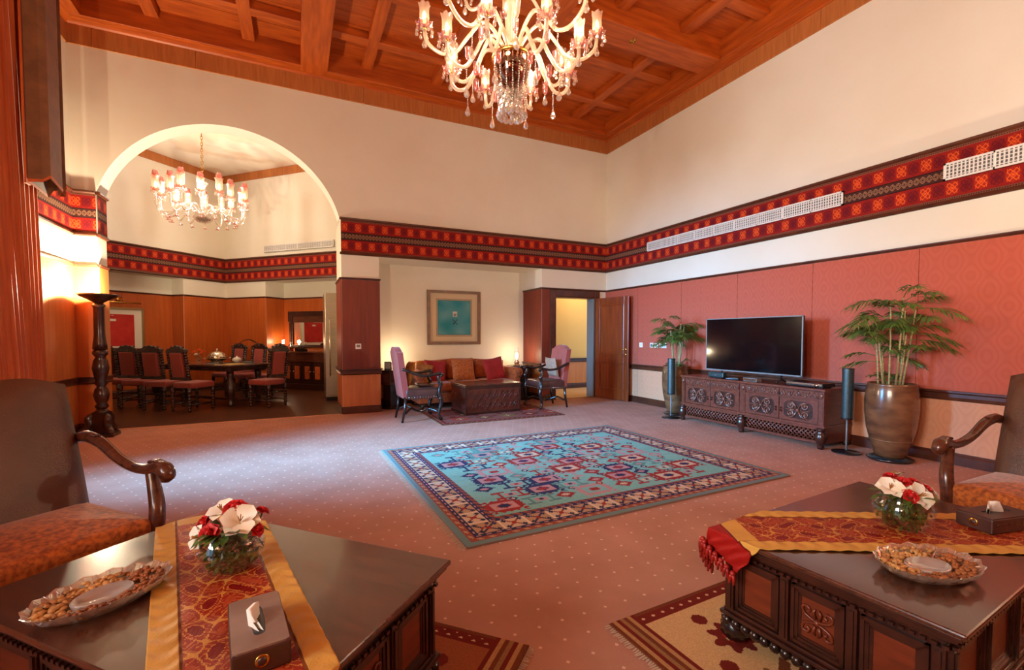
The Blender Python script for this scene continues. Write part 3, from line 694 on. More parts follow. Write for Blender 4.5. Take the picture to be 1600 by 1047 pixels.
# ------------------------------------------------------------------ foreground coffee tables
TX, TY, TZ = 0.65, 0.405, 0.46
def coffee_table(label, loc, rotz):
    t = thing('coffee_table', label, 'coffee table', loc, rotz, 'carved coffee tables')
    b = MB().box(-TX, TX, -TY, TY, TZ-0.018, TZ); b.build('top', TABTOP, t, bevel=0.006)
    b = MB()
    for d, z0, z1 in ((0.012, TZ-0.034, TZ-0.018), (0.028, TZ-0.052, TZ-0.034), (0.045, TZ-0.066, TZ-0.052)): b.box(-TX+d, TX-d, -TY+d, TY-d, z0, z1)
    b.build('top_moulding', DARK, t, bevel=0.004)
    b = MB(); hx, hy = TX-0.04, TY-0.04
    for sgn in (-1, 1):
        n = 46
        for i in range(n): b.cbox(-hx+2*hx*(i+0.5)/n, sgn*(hy+0.004), TZ-0.074, 0.014, 0.012, 0.010)
        n = 28
        for i in range(n): b.cbox(sgn*(hx+0.004), -hy+2*hy*(i+0.5)/n, TZ-0.074, 0.012, 0.014, 0.010)
    b.build('dentil_band', DARK, t)['kind'] = 'stuff'
    MB().box(-TX+0.06, TX-0.06, -TY+0.06, TY-0.06, 0.12, TZ-0.06).build('carcass', DARK, t)
    z0, z1 = 0.135, TZ-0.085
    def side(nx, length, place):
        w = length/nx
        for k in range(nx):
            u0 = -length/2+k*w; a, bb = u0+0.035, u0+w-0.035
            place(MB().box(a, bb, -0.004, 0.004, z0+0.025, z1-0.025), 'side_panel', REDPAN)
            b = MB()
            for d, t0 in ((0.0, 0.016), (0.012, 0.011), (0.022, 0.007)):
                b.box(a-0.012+d, a+d, -t0, 0, z0+0.012+d, z1-0.012-d).box(bb-d, bb+0.012-d, -t0, 0, z0+0.012+d, z1-0.012-d)
                b.box(a-0.012+d, bb+0.012-d, -t0, 0, z0+0.012+d, z0+0.024+d).box(a-0.012+d, bb+0.012-d, -t0, 0, z1-0.024-d, z1-0.012-d)
            place(b, 'panel_frame', DARK)
            if k == nx//2:
                b = MB(); cz = (z0+z1)/2; cu = (a+bb)/2; sc_ = min(bb-a, z1-z0)*0.9
                for s in (-1, 1):
                    for q in (-1, 1):
                        b.tube(smooth_path([(cu+s*u_*sc_, -0.008, cz+q*v_*sc_) for u_, v_ in ((0.02,0.03),(0.16,0.06),(0.32,0.14),(0.36,0.30),(0.24,0.34),(0.18,0.25),(0.25,0.20))], 3), 0.0055, n=5)
                        b.tube([(cu+s*0.05*sc_, -0.008, cz+q*0.10*sc_), (cu+s*0.09*sc_, -0.009, cz+q*0.26*sc_), (cu+s*0.04*sc_, -0.007, cz+q*0.36*sc_)], [0.007, 0.006, 0.003], n=5)
                b.ball((cu, -0.006, cz), 0.013); place(b, 'carved_relief', REDPAN)
        for k in range(nx+1):
            u = -length/2+k*w; place(MB().box(u-0.016, u+0.016, -0.02, 0, z0, z1).box(u-0.007, u+0.007, -0.026, -0.02, z0+0.01, z1-0.01), 'pilaster', DARK)
    def placer(th, off):
        def f(b, name, m):
            o = b.build(name, m, t); o.rotation_euler = (0, 0, th); o.location = (math.sin(th)*off, -math.cos(th)*off, 0)
        return f
    side(3, 2*(TY-0.06)-0.02, placer(R(-90), TX-0.06)); side(3, 2*(TY-0.06)-0.02, placer(R(90), TX-0.06))
    side(4, 2*(TX-0.06)-0.02, placer(0, TY-0.06)); side(4, 2*(TX-0.06)-0.02, placer(R(180), TY-0.06))
    b = MB().box(-TX+0.03, TX-0.03, -TY+0.03, TY-0.03, 0.105, 0.122).box(-TX+0.042, TX-0.042, -TY+0.042, TY-0.042, 0.122, 0.138); b.build('base_moulding', DARK, t, bevel=0.004)
    b = MB(); hx, hy = TX-0.04, TY-0.04
    for sgn in (-1, 1):
        n = 30
        for i in range(n): b.ball((-hx+2*hx*(i+0.5)/n, sgn*hy, 0.085), 0.024, 7, 5, (0.95, 0.8, 0.9))
        n = 18
        for i in range(n): b.ball((sgn*hx, -hy+2*hy*(i+0.5)/n, 0.085), 0.024, 7, 5, (0.8, 0.95, 0.9))
    b.build('gadroon_rail', BLACKW, t)['kind'] = 'stuff'
    prof = [(0.03,0.095),(0.045,0.08),(0.058,0.055),(0.056,0.03),(0.044,0.012),(0.03,0.0)][::-1]
    for sx in (-1, 1):
        for sy in (-1, 1): MB().lathe(prof, 20, (sx*(hx-0.035), sy*(hy-0.035), 0), lobes=10, lobe=0.06).build('foot', BLACKW, t)
    return t
RZ = 0.012
TL, TLR = (-0.235, 1.79, RZ), R(-46.5)
TRt, TRR = (2.27, 1.03, RZ), R(4.5)
coffee_table('dark carved coffee table in front of the left leather armchair', TL, TLR)
coffee_table('dark carved coffee table in front of the right leather armchair', TRt, TRR)
def tl(t, rz, x, y, z=0): return (t[0]+math.cos(rz)*x-math.sin(rz)*y, t[1]+math.sin(rz)*x+math.cos(rz)*y, t[2]+z)
def runner(label, t, rz):
    """brocade runner laid corner to corner, its ends folding down over the table edges"""
    nx, ny = 418, 98; cw, ch = 1.66/nx, 0.39/ny; rg = np.random.default_rng(2)
    A = np.zeros((ny, nx, 3)); y, x = np.mgrid[0:ny, 0:nx]; x = (x+0.5)*190/nx; y = (y+0.5)*44/ny; W_, H_ = 190, 44
    A[:] = L3(146,40,20)
    f = np.sin(x*0.42+1.6*np.sin(y*0.33)) + np.sin(y*0.55+1.4*np.sin(x*0.21)); g2 = np.sin(x*1.3+2.2*np.sin(y*0.6))*np.sin(y*1.2+1.7*np.sin(x*0.8))
    A[abs(g2) < 0.10] = L3(184,104,46); A[f > 1.1] = L3(122,16,12); A[(abs(f) < 0.13) | (abs(f-1.1) < 0.09)] = L3(200,136,62); A[f < -1.5] = L3(164,66,34)
    A[(y < 8) | (y >= H_-8) | ((x >= 14) & (x < 24)) | ((x < W_-14) & (x >= W_-24))] = L3(206,154,72)
    A[(abs(y-8.2) < 0.4) | (abs(y-H_+8.2) < 0.4)] = L3(120,60,24); A[(x < 14) | (x >= W_-14)] = L3(150,22,16)
    A[(abs(x-14) < 0.5) | (abs(x-W_+14) < 0.5)] = L3(96,12,12)
    dirx, diry = TX, -TY; ln = math.hypot(dirx, diry); dx, dy = dirx/ln, diry/ln
    def fn(u, v):
        s, w = u-0.83, v-0.195
        X = s*dx - w*dy; Y = s*dy + w*dx
        cx, cy = np.clip(X, -TX-0.006, TX+0.006), np.clip(Y, -TY-0.006, TY+0.006)
        ov = np.hypot(X-cx, Y-cy)
        edge = (abs(w) > 0.125)
        wr = 0.0016*np.sin(s*95+np.sin(w*50)*2)*edge + 0.0009*np.sin(s*31+w*40)
        ruff = 0.004*np.sin(s*60+w*130)*np.clip(ov*20, 0, 1)
        return (cx+np.sign(X)*ruff, cy+np.sign(Y)*ruff, TZ+0.005+wr+0.0025*edge-ov*0.92)
    o = bpy.data.objects.new('table_runner', paintgrid('table_runner', A, cw, ch, fn, SATIN)); col.objects.link(o)
    md = o.modifiers.new('thick', 'SOLIDIFY'); md.thickness = 0.003; md.offset = -1
    o.location = t; o.rotation_euler = (0, 0, rz); tag(o, label, 'table runner', 'red and gold runners')
    for e in (-1, 1):      # tassel fringe along both ends
        b = MB()
        for k in range(13):
            w = -0.19+0.38*k/12; s = e*0.835
            X, Y = s*dx-w*dy, s*dy+w*dx; cx, cy = max(-TX-0.012, min(TX+0.012, X)), max(-TY-0.012, min(TY+0.012, Y)); ov = math.hypot(X-cx, Y-cy)
            z = TZ+0.004-ov*0.92
            n_ = Vector((X-cx, Y-cy, 0)); n_ = n_.normalized()*0.012 if n_.length > 1e-6 else Vector((e*dx, e*dy, 0))*0.012
            out = 0.02 if ov < 0.004 else 0.0
            q = Vector((cx, cy, z))+n_
            b.ball(q, 0.012, 6, 5)
            for j in range(3): b.tube([q, q+Vector((0.008*math.cos(j*2.1)+n_.x*out*40, 0.008*math.sin(j*2.1)+n_.y*out*40, -0.012 if not out else 0.0)), q+Vector((0.011*math.cos(j*2.1)+n_.x*out*80, 0.011*math.sin(j*2.1)+n_.y*out*80, -0.042 if not out else 0.004))], [0.006, 0.008, 0.005], 5)
        b.build('tassel_fringe', REDSAT, o)['kind'] = 'stuff'
    return o
runner('red brocade runner with gold borders across the left coffee table', TL, TLR)
runner('red brocade runner with gold borders across the right coffee table', TRt, TRR)

# flower bowls
def petal(b, c, d, ln, w, curl, n=4):
    """one curved petal from c along unit direction d"""
    d = Vector(d).normalized(); up = Vector((0,0,1)); s = d.cross(up); s = s.normalized() if s.length > 1e-3 else Vector((1,0,0)); u = s.cross(d)
    pr = []
    for i in range(n+1):
        t = i/n; ww = w*(0.35+0.65*min(1, t*1.9))*math.sqrt(max(0.0, 1-max(0.0, (t-0.55)/0.45)**2))*(1+0.1*math.sin(9*t))
        p = Vector(c) + d*ln*t - u*curl*ln*t*t
        pr += [p - s*ww + u*ww*0.35, p, p + s*ww + u*ww*0.35]
    b.add(pr, [q for i in range(n) for q in ((i*3, i*3+1, i*3+4, i*3+3), (i*3+1, i*3+2, i*3+5, i*3+4))], True)
def rose(label, grp, c, r, tilt):
    t = thing('rose', label, 'flower', c, 0, grp); b = MB(); rr = random.Random(int(c[0]*1000+c[1]*77))
    for ring, (n, el, k) in enumerate(((3, 78, 0.45), (5, 62, 0.7), (6, 40, 0.95), (6, 18, 1.05))):
        for i in range(n):
            a = 2*PI*(i+0.5*ring)/n+rr.uniform(-.2, .2); e = R(el)
            petal(b, (0.10*r*math.cos(a), 0.10*r*math.sin(a), -0.1*r), (math.cos(a)*math.cos(e), math.sin(a)*math.cos(e), math.sin(e)), r*k, r*0.62, -0.45 if ring < 2 else 0.3)
    b.ball((0, 0, 0.22*r), 0.42*r, 9, 6)
    o = b.build('petals', ROSE, t); o.rotation_euler = tilt
    MB().tube([(0, 0, -0.1*r), (-tilt[1]*0.03, tilt[0]*0.03, -0.05), (-tilt[1]*0.05, tilt[0]*0.05, -0.10)], 0.003, 5).build('stem', LEAFD, t); return t
def lily(label, grp, c, r, tilt):
    t = thing('lily', label, 'flower', c, 0, grp); b = MB()
    for i in range(6):
        a = 2*PI*i/6; e = R(38 if i % 2 else 30)
        petal(b, (0, 0, -0.2*r), (math.cos(a)*math.cos(e), math.sin(a)*math.cos(e), math.sin(e)), r, r*(0.56 if i % 2 else 0.46), 0.3, 6)
    o = b.build('petals', LILY, t); o.rotation_euler = tilt
    b = MB()
    for i in range(4): b.tube([(0, 0, -0.1*r), (0.12*r*math.cos(i*1.6), 0.12*r*math.sin(i*1.6), 0.45*r)], 0.0018, 4)
    o = b.build('stamens', GOLDF, t); o.rotation_euler = tilt; o['kind'] = 'stuff'
    MB().tube([(0, 0, -0.15*r), (-tilt[1]*0.03, tilt[0]*0.03, -0.05), (-tilt[1]*0.05, tilt[0]*0.05, -0.11)], 0.003, 5).build('stem', LEAFD, t); return t
def flower_bowl(side, c, seed, spots):
    t = thing('glass_bowl', 'round clear glass bowl of greenery and flowers on the %s table' % side, 'vase', c)
    prof = [(0.045,0.004),(0.062,0.004),(0.088,0.025),(0.105,0.06),(0.108,0.085),(0.098,0.115),(0.080,0.138),(0.078,0.142),(0.076,0.138),(0.094,0.113),(0.103,0.084),(0.100,0.062),(0.084,0.030),(0.05,0.010)]
    MB().lathe(prof, 28).build('glass_body', GLASS, t)
    b = MB(); r_ = random.Random(seed)
    for i in range(620):
        a = r_.uniform(0, 2*PI); z = r_.uniform(0.012, 0.125); rm = 0.097*math.sqrt(max(0.05, 1-((z-0.075)/0.085)**2)); q = rm*math.sqrt(r_.random())
        p = Vector((q*math.cos(a), q*math.sin(a), z)); d = Vector((r_.uniform(-1, 1), r_.uniform(-1, 1), r_.uniform(-0.4, 1))).normalized()*r_.uniform(0.012, 0.024)
        s = d.cross(Vector((0.3, 0.2, 1))).normalized()*0.0065
        b.add([p-d, p+s, p+d, p-s], [(0, 1, 2, 3)])
    fo = b.build('foliage', LEAFD, None); fo.location = c; tag(fo, 'chopped green foliage packed in the %s glass bowl' % side, 'foliage'); fo['kind'] = 'stuff'
    for k, (x, y, z, r, kind, lab, tx, ty) in enumerate(spots):
        p = (c[0]+x, c[1]+y, c[2]+z); (rose if kind == 'r' else lily)(lab, 'flowers in the %s bowl' % side, p, r, (R(tx), R(ty), 0))
    b = MB()
    for i in range(14):
        a = r_.uniform(0, 2*PI); e = R(r_.uniform(5, 50)); petal(b, (0.05*math.cos(a), 0.05*math.sin(a), 0.135), (math.cos(a)*math.cos(e), math.sin(a)*math.cos(e), math.sin(e)), 0.07, 0.014, 0.5)
    o = b.build('leaf_spray', LEAFD, None); o.location = c; tag(o, 'green leaves spilling over the rim of the %s bowl' % side, 'leaves'); o['kind'] = 'stuff'
# right = camera right direction (0.904,-0.427); toward camera (-0.427,-0.904)
def rf(r_, f, z): return (0.904*r_-0.427*f, -0.427*r_-0.904*f, z)
S = []
for (r_, f, z, s, k, lab, tx, ty) in ((-0.085, 0.02, 0.185, 0.072, 'l', 'white lily at the left of the right flower bowl', 20, -30), (0.02, 0.075, 0.165, 0.078, 'l', 'big white lily facing front in the right flower bowl', 52, -22),
    (-0.035, 0.085, 0.165, 0.040, 'r', 'red rose beside the left lily, front of the right bowl', 45, -25), (0.0, 0.0, 0.205, 0.042, 'r', 'red rose in the middle of the right bowl', 10, -5), (-0.02, -0.06, 0.215, 0.036, 'r', 'red rose at the back of the right bowl', 0, 0),
    (0.09, 0.03, 0.180, 0.042, 'r', 'red rose at the right side of the right bowl', 25, 20), (0.065, -0.02, 0.200, 0.036, 'r', 'red rose behind the front lily, right bowl', 5, 15), (0.125, 0.0, 0.155, 0.062, 'l', 'drooping white lily at the right rim of the right bowl', 10, 60), (0.02, -0.08, 0.215, 0.055, 'l', 'small white lily at the back of the right bowl', -20, 5)):
    x, y, z = rf(r_*0.8, f*0.8, z*0.95); S.append((x, y, z, s*0.74, k, lab, tx, ty))
flower_bowl('right', (2.33, 1.03, RZ+TZ+0.009), 5, S)
S = []
for (r_, f, z, s, k, lab, tx, ty) in ((-0.055, -0.03, 0.205, 0.072, 'l', 'upright white lily at the back left of the left bowl', 15, -20), (0.06, 0.03, 0.185, 0.088, 'l', 'broad white lily on the right of the left bowl', 40, 10),
    (0.01, -0.02, 0.215, 0.05, 'r', 'largest red rose at the top of the left bowl', 20, 0), (-0.045, 0.075, 0.155, 0.042, 'r', 'red rose low at the front of the left bowl', 50, -20), (-0.115, 0.0, 0.165, 0.042, 'r', 'red rose at the left rim of the left bowl', 20, -50),
    (0.125, 0.02, 0.150, 0.036, 'r', 'red rosebud at the right rim of the left bowl', 25, 50), (0.12, -0.04, 0.20, 0.030, 'r', 'small red rosebud behind the broad lily, left bowl', 0, 30), (-0.105, 0.06, 0.135, 0.060, 'l', 'drooping white lily at the left of the left bowl', 30, -70)):
    x, y, z = rf(r_*0.8, f*0.8, z*0.95); S.append((x, y, z, s*0.74, k, lab, tx, ty))
flower_bowl('left', (-0.22, 1.86, RZ+TZ+0.009), 9, S)

# tissue boxes
BOXL = mat('dark_box_leather', (58,32,28), (74,44,38), rough=0.4, scale=20)
BOXT = mat('box_top_leather', (120,92,80), (138,108,94), rough=0.38, scale=12)
def tissue_box(label, loc, rz, top):
    t = thing('tissue_box', label, 'tissue box', loc, rz, 'leather tissue boxes')
    b = MB().box(-0.130, 0.130, -0.065, 0.065, 0, 0.060); b.build('body', BOXL, t, bevel=0.005)
    b = MB(); n = 20
    outer = []; inner = []
    for i in range(n*4):
        a = 2*PI*i/(n*4); ca, sa = math.cos(a), math.sin(a); k = 1/max(abs(ca)/0.127, abs(sa)/0.062); outer.append((k*ca, k*sa))
        inner.append((math.copysign(min(abs(0.075*ca*1.2), 0.055), ca) + 0.018*ca, 0.016*sa))
    m = len(outer); vs = [(x, y, 0.064) for x, y in outer]+[(x, y, 0.064) for x, y in inner]+[(x, y, 0.058) for x, y in inner]+[(x, y, 0.059) for x, y in outer]
    fs = []
    for i in range(m): j = (i+1) % m; fs += [(i, j, m+j, m+i), (m+i, m+j, 2*m+j, 2*m+i), (j, i, 3*m+i, 3*m+j)]
    b.add(vs, fs).build('lid', top, t)
    MB().box(-0.075, 0.075, -0.018, 0.018, 0.0602, 0.0608).build('slot', BLACK, t)
    MB().lathe([(0.0,0),(0.016,0),(0.017,0.002),(0.014,0.0035),(0,0.0035)], 18, M=Matrix.Rotation(R(-90), 3, 'Y')).build('round_emblem', BRASS, t).location = (-0.130, 0, 0.031)
    MB().lathe([(0.0,0),(0.011,0),(0.0115,0.004),(0,0.004)], 6, M=Matrix.Rotation(R(-90), 3, 'Y')).build('emblem_star', BOXL, t).location = (-0.1298, 0, 0.031)
    b = MB()
    for i in range(6): b.box(-0.11+i*0.037, -0.085+i*0.037, -0.0665, -0.064, 0.028, 0.040)
    b.build('tooled_band', DARK, t)['kind'] = 'stuff'
    b = MB(); pts = [(-0.055,-0.010,0.073),(-0.02,0.012,0.073),(0.03,-0.008,0.073),(0.055,0.006,0.073)]; tops = [(-0.035,0.0,0.088),(-0.005,0.014,0.112),(0.012,-0.004,0.118),(0.04,0.004,0.092)]
    vs = pts+tops+[(x*0.9, y+0.012, z) for x, y, z in tops]+[(x, y+0.010, z) for x, y, z in pts]
    b.add(vs, [(0,1,5,4),(1,2,6,5),(2,3,7,6),(4,5,9,8),(5,6,10,9),(6,7,11,10),(8,9,13,12),(9,10,14,13),(10,11,15,14)], True).build('tissue', PAPER, t).location = (0, 0, -0.012)
    return t
tissue_box('brown leather tissue box lying lengthwise on the left runner', (-0.105, 1.365, RZ+TZ+0.009), R(98) , BOXT)
tissue_box('dark leather tissue box beside the flower bowl at the right edge', (2.71, 0.865, RZ+TZ+0.009), R(-12), BOXL)
# cut glass nut dishes
def nut_dish(side, loc, rz, seed):
    t = thing('nut_dish', 'oval cut-glass dish of nuts on the %s coffee table' % side, 'dish', loc, rz, 'cut-glass nut dishes')
    n = 64; rings = [(0.60,0.004),(0.78,0.006),(0.92,0.022),(1.0,0.040),(1.02,0.044),(0.99,0.042),(0.90,0.027),(0.76,0.011),(0.55,0.009)]
    b = MB(); vs = []
    for k, (q, z) in enumerate(rings):
        for i in range(n):
            a = 2*PI*i/n; sc = 1+(0.025*math.cos(16*a) if 2 <= k <= 6 else 0)
            vs.append((0.178*q*sc*math.cos(a), 0.122*q*sc*math.sin(a), z+(0.004*math.cos(16*a) if 3 <= k <= 5 else 0)))
    b.add(vs, [(k*n+i, k*n+(i+1) % n, (k+1)*n+(i+1) % n, (k+1)*n+i) for k in range(len(rings)-1) for i in range(n)]+[tuple(range((len(rings)-1)*n, len(rings)*n)), tuple(range(n-1, -1, -1))])
    b.build('oval_dish', CRYST, t)
    b = MB()
    for i in range(32):
        a = 2*PI*i/32; b.tube([(0.178*0.80*math.cos(a), 0.122*0.80*math.sin(a), 0.011), (0.178*1.0*math.cos(a+0.03), 0.122*1.0*math.sin(a+0.03), 0.044)], 0.0022, 4)
    b.build('cut_flutes', CRYST, t)['kind'] = 'stuff'
    inn = [(0.42,0.009),(0.44,0.026),(0.42,0.030),(0.36,0.012)]; vs = [(0.178*q*math.cos(2*PI*i/32), 0.122*q*math.sin(2*PI*i/32), z) for q, z in inn for i in range(32)]
    MB().add(vs, [(k*32+i, k*32+(i+1) % 32, (k+1)*32+(i+1) % 32, (k+1)*32+i) for k in range(3) for i in range(32)]+[tuple(range(96, 128))], True).build('centre_well', WELLG, t)
    b = MB()
    for a in (R(35), R(145), R(215), R(325)): b.tube([(0.178*0.43*math.cos(a), 0.122*0.43*math.sin(a), 0.022), (0.178*0.95*math.cos(a), 0.122*0.95*math.sin(a), 0.034)], 0.003, 5)
    b.build('dividers', CRYST, t)['kind'] = 'stuff'
    r_ = random.Random(seed)
    for name, lab, a0, a1, m in (('cashew_nuts', 'pale nuts heaped in the %s dish' % side, 40, 210, NUTC), ('brown_nuts', 'brown nuts heaped in the %s dish' % side, 220, 392, NUTD)):
        b = MB()
        for i in range(210):
            a = R(r_.uniform(a0, a1)); q = r_.uniform(0.50, 0.88); z = 0.014+0.016*r_.random()+max(0, (q-0.7))*0.05
            s = r_.uniform(0.006, 0.009); b.ball((0.178*q*math.cos(a), 0.122*q*math.sin(a), z), s, 6, 4, (r_.uniform(0.8, 1.5), r_.uniform(0.7, 1.3), 0.75))
        o = b.build(name, m, None); o.location = loc; o.rotation_euler = (0, 0, rz); tag(o, lab, 'nuts'); o['kind'] = 'stuff'
    return t
nut_dish('left', (-0.555, 1.80, RZ+TZ+0.001), R(38), 3)
nut_dish('right', (1.985, 0.80, RZ+TZ+0.001), R(-12), 6)

# ------------------------------------------------------------------ leather armchairs in the foreground
def leather_armchair(label, loc, rz):
    t = thing('leather_armchair', label, 'armchair', loc, rz, 'leather armchairs with patterned seats')
    W = 0.35
    MB().rbox(-W, W, -0.26, 0.31, 0.31, 0.475, 0.035, dome=0.035).build('seat', PAISLEY, t)
    MB().box(-W+0.01, W-0.01, -0.25, 0.30, 0.25, 0.32).build('seat_rail', DARK, t, bevel=0.006)
    nx, nz = 24, 14; vs = []; 
    def bp(u, v, side):
        x = (u*2-1)*W; zt = 1.055+0.045*math.cos((u*2-1)*PI*0.5)**2 - 0.02*math.cos((u*2-1)*PI*1.6); z = 0.42+(zt-0.42)*v
        y = -0.23-0.20*v**1.15; rnd_ = min(u, 1-u)*14; th = 0.05*min(1, math.sqrt(max(rnd_, 0.0)))*min(1, math.sqrt(max((1-v)*9, 0))) + 0.012*math.sin(PI*u)*math.sin(PI*v)
        return (x, y+side*th, z)
    for side in (1, -1):
        for j in range(nz+1):
            for i in range(nx+1): vs.append(bp(i/nx, j/nz, side))
    m = (nx+1)*(nz+1); fs = []
    for j in range(nz):
        for i in range(nx):
            a = j*(nx+1)+i; fs.append((a+1, a, a+nx+1, a+nx+2)); fs.append((m+a, m+a+1, m+a+nx+2, m+a+nx+1))
    MB().add(vs, fs, True).build('backrest', LEATH, t)
    for s in (-1, 1):
        x = s*(W+0.015)
        path = smooth_path([(x, -0.36, 0.775), (x, -0.27, 0.79), (x+s*0.01, -0.17, 0.765), (x+s*0.02, -0.05, 0.70), (x+s*0.03, 0.06, 0.665), (x+s*0.03, 0.17, 0.665), (x+s*0.03, 0.25, 0.685), (x+s*0.03, 0.305, 0.68), (x+s*0.03, 0.325, 0.655), (x+s*0.03, 0.30, 0.635)], 5)
        b = MB().tube(path, lerp_list([0.026, 0.03, 0.027, 0.024, 0.024, 0.026, 0.032, 0.036, 0.034, 0.02], len(path)), 8)
        arm = b.build('arm', WALNUT, t)
        b = MB()
        for k in (-1, 0, 1): b.tube([(x+s*0.03+k*0.013, 0.25+0.07*math.sin(q), 0.672+0.043*math.cos(q)) for q in (-0.6, 0.0, 0.6, 1.2, 1.8, 2.3)], 0.008, 5)
        for k in (-1, 0, 1): b.tube([(x+k*0.011, -0.30+0.06*q, 0.803+0.004*math.sin(q*3)) for q in (0, 0.5, 1, 1.5, 2)], 0.006, 5)
        b.build('carved_leaf', WALNUT, arm)
        pp = smooth_path([(x+s*0.03, 0.205, 0.655), (x+s*0.025, 0.235, 0.58), (x+s*0.012, 0.275, 0.50), (x, 0.285, 0.40), (x, 0.28, 0.30)], 5)
        MB().tube(pp, lerp_list([0.026, 0.03, 0.034, 0.034, 0.03], len(pp)), 8).build('arm_post', WALNUT, t)
        MB().lathe([(0.03,0.30),(0.036,0.27),(0.028,0.25),(0.034,0.20),(0.030,0.12),(0.022,0.09),(0.034,0.07),(0.036,0.04),(0.02,0.0)][::-1], 12, (x, 0.28, 0)).build('leg', DARK, t)
        MB().tube([(x, -0.24, 0.34), (x, -0.27, 0.16), (x, -0.33, 0)], [0.028, 0.026, 0.02], 8).build('leg', DARK, t)
    b = MB().tube([(-W, 0.28, 0.13), (W, 0.28, 0.13)], 0.018, 8); b.tube([(-W, -0.27, 0.16), (W, -0.27, 0.16)], 0.016, 8); b.build('stretcher', DARK, t)
    return t
leather_armchair('brown leather armchair with orange patterned seat at the left edge', (-1.06, 2.55, -0.0), R(-138.7))
leather_armchair('brown leather armchair with orange patterned seat at the right edge', (3.62, 0.90, 0), R(90))
# ------------------------------------------------------------------ television wall
def spiral(b, cu, cz, r, turns, a0, sgn, rad, y, n=14, f=lambda u, y, z: (u, y, z)):
    pts = []
    for i in range(n+1):
        t = i/n; a = a0+sgn*turns*2*PI*t; q = r*(1-0.85*t); pts.append(f(cu+q*math.cos(a), y, cz+q*math.sin(a)))
    b.tube(pts, [rad*(1-0.4*i/n) for i in range(n+1)], 5)
CX0, CX1, CY0, CY1, CH = 5.40, 5.93, 3.15, 5.27, 0.69
cab = thing('media_cabinet', 'long carved wooden cabinet under the television', 'cabinet', ((CX0+CX1)/2, (CY0+CY1)/2, 0), R(-90))
CL, CD = CY1-CY0, CX1-CX0           # local x along the front, local -y is the front
MB().box(-CL/2-0.015, CL/2+0.015, -CD/2-0.02, CD/2, CH-0.03, CH).build('top', CABW, cab, bevel=0.006)
MB().box(-CL/2, CL/2, -CD/2+0.02, CD/2, 0.26, CH-0.03).build('body', CABW, cab)
MB().box(-CL/2-0.01, CL/2+0.01, -CD/2-0.008, CD/2, 0.235, 0.27).build('waist_moulding', CABW, cab, bevel=0.006)
b = MB().box(-CL/2, CL/2, -CD/2, -CD/2+0.03, 0.055, 0.085).box(-CL/2, CL/2, -CD/2, -CD/2+0.03, 0.215, 0.235); b.build('plinth_rail', CABW, cab)
for u in (-CL/2, CL/2-0.03): MB().box(u, u+0.03, -CD/2, CD/2, 0.06, 0.24).build('plinth_side', CABW, cab)
MB().box(-CL/2+0.03, CL/2-0.03, -CD/2+0.10, -CD/2+0.11, 0.06, 0.24).build('plinth_back', BLACKW, cab)
b = MB(); step = 0.052
for half in (-1, 1):
    u0, u1 = (-CL/2+0.07, -0.06) if half < 0 else (0.06, CL/2-0.07); z0, z1 = 0.085, 0.215; h = z1-z0
    k = u0-h
    while k < u1:
        for s in (1, -1):
            a = (k, z0) if s > 0 else (k, z1); e = (k+h, z1) if s > 0 else (k+h, z0)
            (ua, za), (ub, zb) = a, e
            if ua < u0: t_ = (u0-ua)/h; za = za+(zb-za)*t_; ua = u0
            if ub > u1: t_ = (u1-ua)/(ub-ua); zb = za+(zb-za)*t_; ub = u1
            if ub-ua > 0.01: b.tube([(ua, -CD/2+0.012, za), (ub, -CD/2+0.012, zb)], 0.008, 4)
        k += step
b.build('lattice', CABW, cab)['kind'] = 'stuff'
foot = None
for u in (-CL/2+0.03, 0, CL/2-0.03):
    o = MB().lathe([(0.03,0.0),(0.036,0.03),(0.03,0.05),(0.04,0.06),(0.058,0.10),(0.062,0.14),(0.05,0.18),(0.034,0.205),(0.044,0.22),(0.044,0.235)], 18, (u, -CD/2, 0), lobes=8, lobe=0.04).build('bulb_foot', DARK, cab)
    MB().lathe([(0.03,0.0),(0.04,0.03),(0.04,0.06)], 10, (u, CD/2-0.05, 0)).build('back_foot', DARK, cab)
dw = (CL-0.24)/4
CARV = mat('carved_ornament', (84,46,36), (132,84,68), rough=0.25, scale=30, coat=0.3)
